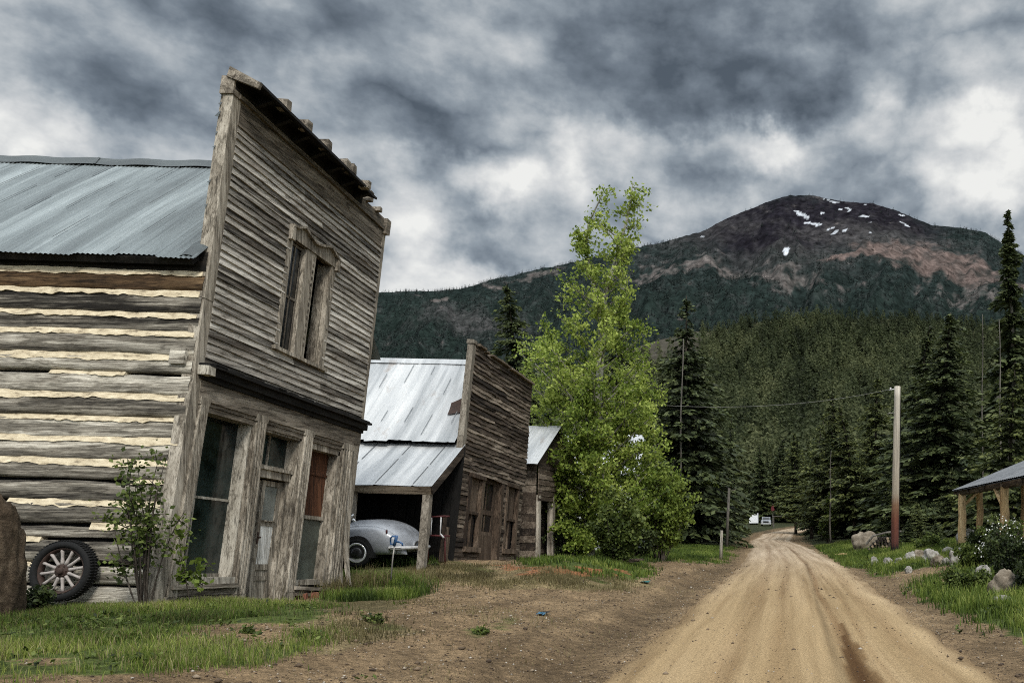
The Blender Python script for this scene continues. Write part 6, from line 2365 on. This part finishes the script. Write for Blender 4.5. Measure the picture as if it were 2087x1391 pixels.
# shrub growing against the near corner of the leaning building, and its twiggy neighbour
p = Vector((-9.22, 12.05, gz(-9.22, 12.05)))
shrub('corner_shrub', (-8.80, 12.10, gz(-8.80, 12.1)), .60, 2.5, 'shrub', 'twiggy green shrub growing against the corner of the leaning building', stems=13, leaves=1250, S=.054, open_=.5, dep=.25, tone=.52, seed=5, thick=.7)
shrub('sapling', (-8.20, 12.25, gz(-8.20, 12.2)), .42, 1.35, 'shrub_light', 'thin sapling with few leaves in front of the tall left storefront window', stems=3, leaves=170, S=.07, open_=.9, dep=.2, tone=.42, seed=8, thick=.5)
shrub('low_weeds', (-10.0, 11.75, gz(-10.0, 11.75)), .34, .40, 'shrub_dark', 'dark low weeds growing between the brown boulder and the leaning wheel', 'weeds', 14, 1300, .055, seed=3)

shrub_px('green_bush', 1258, 1150, 70, 150, 'shrub', 'broad green bush under the right side of the bright green tree', stems=16, leaves=6500, S=.10, tone=.5)
shrub_px('green_bush', 1345, 1142, 75, 190, 'shrub_light', 'yellow green bush mass right of the bright green tree', stems=20, leaves=10000, S=.11, tone=.48)
shrub_px('green_bush', 1420, 1108, 55, 165, 'shrub_light', 'light green bushy sapling above the black bin', stems=12, leaves=5000, S=.12, tone=.45)
shrub_px('green_bush', 1330, 1120, 62, 215, 'aspen', 'taller bright green bush behind the yellow green one', stems=16, leaves=7500, S=.12, tone=.42)
shrub_px('dark_bush', 1150, 1140, 40, 95, 'shrub_dark', 'dark bush by the grey cabin, left of the green tree trunk', stems=12, leaves=2600, S=.085)
shrub_px('dark_bush', 1300, 1140, 55, 85, 'shrub_dark', 'dark low bush in shade beneath the yellow green bush', stems=12, leaves=3600, S=.09)
shrub_px('round_bush', 1386, 1112, 18, 42, 'shrub', 'small round green bush before the tarpaulin', stems=14, leaves=2200, S=.07, tone=.42)
shrub_px('young_willow', 1688, 1106, 24, 95, 'shrub_light', 'young yellow green willow at the right side of the road bend', stems=10, leaves=1700, S=.14, tone=.22)
shrub_px('verge_bush', 1738, 1098, 26, 42, 'shrub_dark', 'dark bush behind the tan boulder', stems=8, leaves=900, S=.12)
shrub_px('verge_bush', 1898, 1120, 40, 30, 'shrub', 'low green weeds between the pole and the porch post', stems=14, leaves=1800, S=.09, tone=.4)
shrub_px('verge_bush', 1985, 1160, 46, 52, 'shrub', 'leafy green bush right of the tall white stone', stems=14, leaves=3000, S=.07, tone=.4)
shrub_px('verge_bush', 1968, 1212, 52, 58, 'shrub', 'weedy bush in front of the stone row, nearest the road', stems=16, leaves=3600, S=.06, tone=.42)
shrub_px('verge_bush', 2062, 1182, 62, 105, 'shrub_dark', 'big dark bush at the right edge above the rough boulder', stems=18, leaves=6500, S=.065, tone=.45)
shrub_px('verge_bush', 2095, 1212, 40, 85, 'shrub_dark', 'dark bush cut by the right edge of the picture', stems=12, leaves=3000, S=.06, tone=.42)
shrub_px('verge_bush', 2010, 1122, 40, 62, 'shrub_dark', 'dark bush below the porch, behind the white blossom', stems=12, leaves=2800, S=.075)
# white blossom bush: leaves plus small white flowers
bb = gp(2044, 1152)
fb = shrub('flowering_bush', bb, 55 * bb.y / FOC, 108 * bb.y / FOC, 'shrub', 'bush dotted with small white flowers in front of the porch', stems=16, leaves=3400, S=.07, tone=.45)
q = np.random.default_rng(91)
n = 210
k = bb.y / FOC
D = unit(q.normal(0, 1, (n, 3)))
D[:, 2] = np.abs(D[:, 2])
FC = D * np.array([56 * k, 44 * k, 84 * k]) * (.75 + .3 * q.random((n, 1))) + np.array([0, 0, .25])
ax_ = unit(q.normal(0, 1, (n, 3)))
bx_ = unit(np.cross(ax_, q.normal(0, 1, (n, 3))))
V, F = quads(FC, ax_ * .026, bx_ * .03)
tag(link('flowers', npmesh('flowers', V, F, M['petal'], tone=np.full(len(V), .5)), fb), kind='stuff')

# tufts of weeds on the bare dirt
for px, py, hw_, h, lab in ((765, 1272, 26, 17, 'green weed tuft on the dirt before the storefront, dark stems'), (622, 1298, 30, 12, 'low flat weed patch at the lawn edge left of the weed tuft'), (982, 1292, 15, 12, 'small lone weed on the bare dirt in the middle'), (505, 1290, 8, 9, 'tiny dark weed on the worn lawn patch'), (885, 1156, 16, 14, 'grass tuft at the foot of the lean-to post')):
    g_ = gp(px, py)
    k = g_.y / FOC
    shrub('weed_tuft', g_, hw_ * k, h * k, 'shrub', lab, 'weed', 14, 420, .035, tone=.42)


# ------------------------------------------------------------------ far woods, one mass each
def lod_tree(seed, tiers=9, dead=False):
    q = np.random.default_rng(seed)
    V, F, T = [], [], []
    def tri(a, b_, c, t):
        F.append((len(V), len(V) + 1, len(V) + 2))
        V.extend([a, b_, c])
        T.extend([t * .6, t, t])
    for i in range(3):
        an = i * 2.09
        tri((.009 * math.cos(an), .009 * math.sin(an), 0), (.009 * math.cos(an + 2.09), .009 * math.sin(an + 2.09), 0), (0, 0, .98), .75 if dead else .15)
    if dead:
        for i in range(9):
            z = q.uniform(.4, .95)
            an = q.uniform(0, 6.28)
            L = .11 * (1.1 - z)
            tri((0, 0, z), (0, 0, z - .012), (L * math.cos(an), L * math.sin(an), z + .02), .7)
    else:
        for i in range(tiers * 8):
            z = .08 + .90 * ((i + q.random()) / (tiers * 8)) ** 1.1
            R = (.17 * (1 - z) ** .75 + .012) * q.uniform(.25, 1.15)
            an = q.uniform(0, 6.283)
            c_ = np.array([R * math.cos(an), R * math.sin(an), z])
            u = unit(np.array([math.cos(an), math.sin(an), q.uniform(-.9, .1)]))
            w_ = unit(np.cross(u, q.normal(0, .7, 3) + np.array([0, 0, 1.0])))
            L = .030 + .052 * (1 - z) * q.uniform(.6, 1.3)
            t_ = float(np.clip(.12 + .38 * z + 1.6 * R + q.normal(0, .07), 0, 1))  # darker low and inside, lighter on top: crown shading in the tone
            F.append((len(V), len(V) + 1, len(V) + 2))
            V.extend([tuple(c_ - u * L + np.array([0, 0, L * .6])), tuple(c_ + u * L + w_ * L * .75), tuple(c_ + u * L - w_ * L * .75)])
            T.extend([t_ * .85, t_, t_])
    return np.array(V), np.array(F), np.array(T)


def scatter(name, pos, hts, tone, mat, protos, pick, wide, q):
    VV, FF, TT, off = [], [], [], 0
    for pi, (V, F, T) in enumerate(protos):
        idx = np.where(pick == pi)[0]
        if not len(idx): continue
        rot = q.uniform(0, 6.28, len(idx))
        c_, s_ = np.cos(rot)[:, None], np.sin(rot)[:, None]
        h = hts[idx][:, None]
        x = (V[None, :, 0] * c_ - V[None, :, 1] * s_) * h * wide[idx][:, None]
        y = (V[None, :, 0] * s_ + V[None, :, 1] * c_) * h * wide[idx][:, None]
        z = V[None, :, 2] * h
        P_ = np.stack([x, y, z], 2) + pos[idx][:, None, :]
        VV.append(P_.reshape(-1, 3))
        TT.append(np.clip(T[None, :] + tone[idx][:, None], 0, 1).ravel())
        FF.append((F[None] + (np.arange(len(idx)) * len(V))[:, None, None]).reshape(-1, 3) + off)
        off += len(idx) * len(V)
    return npmesh(name, np.concatenate(VV), np.concatenate(FF), M[mat], tone=np.concatenate(TT))


q = np.random.default_rng(123)
protos = [lod_tree(i) for i in range(5)] + [lod_tree(9, dead=True)]
n = 9000
px = q.uniform(1130, 2420, n)
s_ = q.random(n) ** .85 * .995
keep = ~((px < 1430) & (s_ > .78) & (q.random(n) < .9))
px, s_ = px[keep], s_[keep]
X, Y, Z = hill_pt(px, s_)
hts = q.uniform(8, 18, len(px)) * (1 - .25 * (s_ > .9))
pick = np.where(q.random(len(px)) < .16, 5, q.integers(0, 5, len(px)))
n1 = fbm(px / 70, s_ * 8, 3, 141)
tone = (n1 - .5) * 1.1 + q.normal(0, .12, len(px)) + .06 * s_  # tone lifts slightly up the slope, distance haze in the colour
me = scatter('hill_forest', np.stack([X, Y, Z - .4], 1), hts, tone, 'far_needles', protos, pick, q.uniform(1.0, 1.7, len(px)), q)
tag(link('hill_forest', me), kind='stuff')

n = 34000
px = q.uniform(620, 2170, n)
tt = q.random(n)
edge_n = 1500
px = np.concatenate([px, q.uniform(720, 2120, edge_n)])
tt = np.concatenate([tt, np.full(edge_n, .999)])
rp = np.interp(px, *RIDGE)
rp = rp + (fbm(px / 60, px * 0, 4, 91) - .5) * 8 + (fbm(px / 9, px * 0, 3, 93) - .5) * 3.5
py = 860 + (rp - 860) * tt
scree, band, grey_, burn, sn, n1, n2, n3 = mountain_zones(px, py)
prob = np.clip(1 - scree * 1.3 - band * 1.1 - grey_ * .75, .03, 1) * np.where(burn > .35, .12, 1) * (sn < .5)
prob = np.where(tt > .995, np.where(burn > .3, .05, .45), prob) * np.clip((n2 - .25) * 3.0, .25, 1)
keep = (q.random(len(px)) < prob) & (py < 790)
px, tt, py, rp = px[keep], tt[keep], py[keep], rp[keep]
Y = 1300 + 2700 * tt ** .85
Z = EYE + (HOR - py) * Y / FOC
rid = 1 - np.abs(2 * fbm(px / 110 + py / 300, py / 140, 4, 95) - 1)
Z = Z + (rid - .6) * 150 * np.clip(4 * tt * (1 - tt), 0, 1) + (fbm(px / 16, py / 10, 3, 97) - .5) * 26 * np.clip(6 * tt * (1 - tt), 0, 1)
small = [lod_tree(20 + i, 3) for i in range(3)]
hts = q.uniform(13, 24, len(px)) * np.where(tt > .995, .75, 1)
tone = q.normal(0, .14, len(px)) + (fbm(px / 40, py / 20, 3, 151) - .5) * .9
me = scatter('mountain_forest', np.stack([(px - VPX) * Y / FOC, Y, Z - 2], 1), hts, tone, 'mtn_needles', small, q.integers(0, 3, len(px)), q.uniform(.9, 1.5, len(px)), q)
tag(link('mountain_forest', me), kind='stuff')


# ------------------------------------------------------------------ grass, weeds and stones underfoot
def blades(X, Y, h, wd, tone, q, bend=.5):
    n = len(X)
    Z = ground(X, Y) - .01
    an = q.uniform(0, 6.283, n)
    lean_ = q.uniform(.1, 1.0, n) * bend
    dx, dy = np.cos(an), np.sin(an)
    fa = q.uniform(0, 6.283, n)
    wx, wy = np.cos(fa) * wd, np.sin(fa) * wd
    V = np.empty((n, 5, 3))
    B0 = np.stack([X, Y, Z], 1)
    for i, (f, hs_) in enumerate(((0, 0), (.35, .55))):
        c_ = B0 + np.stack([dx * h * lean_ * f, dy * h * lean_ * f, h * hs_], 1)
        V[:, 2 * i] = c_ - np.stack([wx, wy, 0 * wx], 1) * (1 - .3 * i)
        V[:, 2 * i + 1] = c_ + np.stack([wx, wy, 0 * wx], 1) * (1 - .3 * i)
    V[:, 4] = B0 + np.stack([dx * h * lean_, dy * h * lean_, h * (1 - .35 * lean_)], 1)
    b_ = (np.arange(n) * 5)[:, None]
    F = np.concatenate([b_ + np.array([[0, 1, 3]]), b_ + np.array([[0, 3, 2]]), b_ + np.array([[2, 3, 4]])])
    T = np.repeat(tone[:, None], 5, 1) + np.array([-.2, -.2, 0, 0, .12])
    return V.reshape(-1, 3), F, np.clip(T, 0, 1).ravel()


def meadow(name, n, x0, x1, y0, y1, which, h0, h1, wd, mat, q, tone0=.45, power=1.0):
    X = q.uniform(x0, x1, n)
    Y = y0 + (y1 - y0) * q.random(n) ** power
    c_ = cover(X + q.normal(0, .16, n), Y + q.normal(0, .30, n))[which]
    patch = fbm(X * 1.1, Y * 1.1, 4, 161)
    keep = (q.random(n) < c_ * np.clip((patch - .36) * 4.6, .05, 1))
    X, Y, patch = X[keep], Y[keep], patch[keep]
    h = q.uniform(h0, h1, len(X)) * (.35 + 1.3 * patch)
    tone = np.clip(tone0 + (fbm(X * .7, Y * .7, 3, 171) - .5) * .9 + q.normal(0, .14, len(X)), 0, 1)
    V, F, T = blades(X, Y, h, wd * q.uniform(.7, 1.4, len(X)), tone, q)
    return tag(link(name, npmesh(name, V, F, M[mat], tone=T)), kind='stuff')


q = np.random.default_rng(321)
meadow('grass', 300000, -13.5, -3.0, 5.5, 13.6, 0, .05, .15, .0035, 'grass', q, .44)
meadow('tall_grass', 30000, -10.5, -7.0, 15, 20.2, 2, .06, .26, .006, 'grass', q, .26)
meadow('dry_grass', 130000, -10, -3, 10, 27, 1, .04, .13, .005, 'grass_dry', q, .5)
meadow('yard_grass', 130000, -11, -2.5, 22, 66, 0, .08, .24, .012, 'grass', q, .38)
meadow('verge_grass', 260000, 2.4, 12, 12, 75, 0, .10, .34, .011, 'grass', q, .40, 1.3)
meadow('lawn_straw', 60000, -13.5, -4.0, 5.5, 13.6, 0, .05, .16, .0035, 'grass_dry', q, .45)
meadow('stray_grass', 40000, -11, -2.2, 5.5, 24, 5, .02, .09, .004, 'grass_dry', q, .45)
# sparse tall stalks and weeds along walls
meadow('wall_weeds', 9000, -9.6, -8.4, 12.2, 19, 2, .15, .45, .006, 'grass_dry', q, .3)

# broad-leaved weeds among the blades
n = 5200
X = np.concatenate([q.uniform(-12.5, -3.2, n), q.uniform(2.6, 10, n)])
Y = np.concatenate([5.6 + 8 * q.random(n), 13 + 40 * q.random(n)])
c_ = cover(X + q.normal(0, .3, 2 * n), Y + q.normal(0, .4, 2 * n))
keep = q.random(2 * n) < (.22 * c_[0] + .05 * c_[5]) * np.clip((fbm(X * .9, Y * .9, 3, 181) - .42) * 6, 0, 1)
X, Y = np.repeat(X[keep], 9), np.repeat(Y[keep], 9)
n = len(X)
sz = .022 * q.uniform(.6, 1.6, n) * (1 + (X > 0) * .9)
X, Y = X + q.normal(0, .045, n), Y + q.normal(0, .045, n)
Cc = np.stack([X, Y, ground(X, Y) + q.uniform(.02, .09, n) * (1 + (X > 0) * .8)], 1)
d_ = unit(q.normal(0, 1, (n, 3)) * np.array([1, 1, .45]) + np.array([0, 0, .25]))
p_ = unit(np.cross(d_, q.normal(0, .5, (n, 3)) + np.array([0, 0, 1.0])))
V, F = quads(Cc, d_ * sz[:, None] * 1.2, p_ * sz[:, None] * .7)
tag(link('weeds', npmesh('weeds', V, F, M['shrub'], tone=np.repeat(np.clip(q.normal(.42, .2, n), 0, 1), 4))), kind='stuff')

# gravel and clods scattered over the dirt
n = 75000
X = q.uniform(-11, 8, n)
Y = 5.5 + 34 * q.random(n) ** 1.6
g_, d_, t_, r_, s2, st_ = cover(X, Y)
dxr = np.abs(X - road_x(Y))
keep = (g_ < .5) & (t_ < .5) & ((dxr > 2.2) | (q.random(n) < .22))
X, Y = X[keep], Y[keep]
n = len(X)
dxr = np.abs(X - road_x(Y))
sz = np.minimum(.06, .006 + .012 * q.random(n) ** 3 + .034 * (q.random(n) < .022) * q.random(n))
octv = np.array([(1, 0, 0), (-1, 0, 0), (0, 1, 0), (0, -1, 0), (0, 0, 1), (0, 0, -1)], float)
octf = np.array([(0, 2, 4), (2, 1, 4), (1, 3, 4), (3, 0, 4), (2, 0, 5), (1, 2, 5), (3, 1, 5), (0, 3, 5)])
rot = q.uniform(0, 6.28, n)
V = octv[None] * sz[:, None, None] * q.uniform(.6, 1.3, (n, 6, 1)) * np.array([1.2, 1, .7])
c_, s_ = np.cos(rot)[:, None], np.sin(rot)[:, None]
V = np.stack([V[..., 0] * c_ - V[..., 1] * s_, V[..., 0] * s_ + V[..., 1] * c_, V[..., 2]], 2)
zg = np.where(dxr < 2.35, road_z(Y) + .05 * (1 - (dxr / 2.5) ** 2) - .01, ground(X, Y))
V += np.stack([X, Y, zg + sz * .3], 1)[:, None, :]
F = (octf[None] + (np.arange(n) * 6)[:, None, None]).reshape(-1, 3)


def gravel_mat():
    m, nt, b = newmat('gravel and clods')
    nt.links.new(ramp(nt, attr(nt, 'tone'), [(0, (.035, .022, .013)), (.55, (.13, .09, .055)), (.85, (.23, .18, .125)), (1, (.40, .37, .32))]), b.inputs['Base Color'])
    b.inputs['Roughness'].default_value = .95
    return m


M['gravel'] = gravel_mat()
tag(link('gravel', npmesh('gravel', V.reshape(-1, 3), F, M['gravel'], tone=np.repeat(q.random(n) ** 1.4, 6))), kind='stuff')
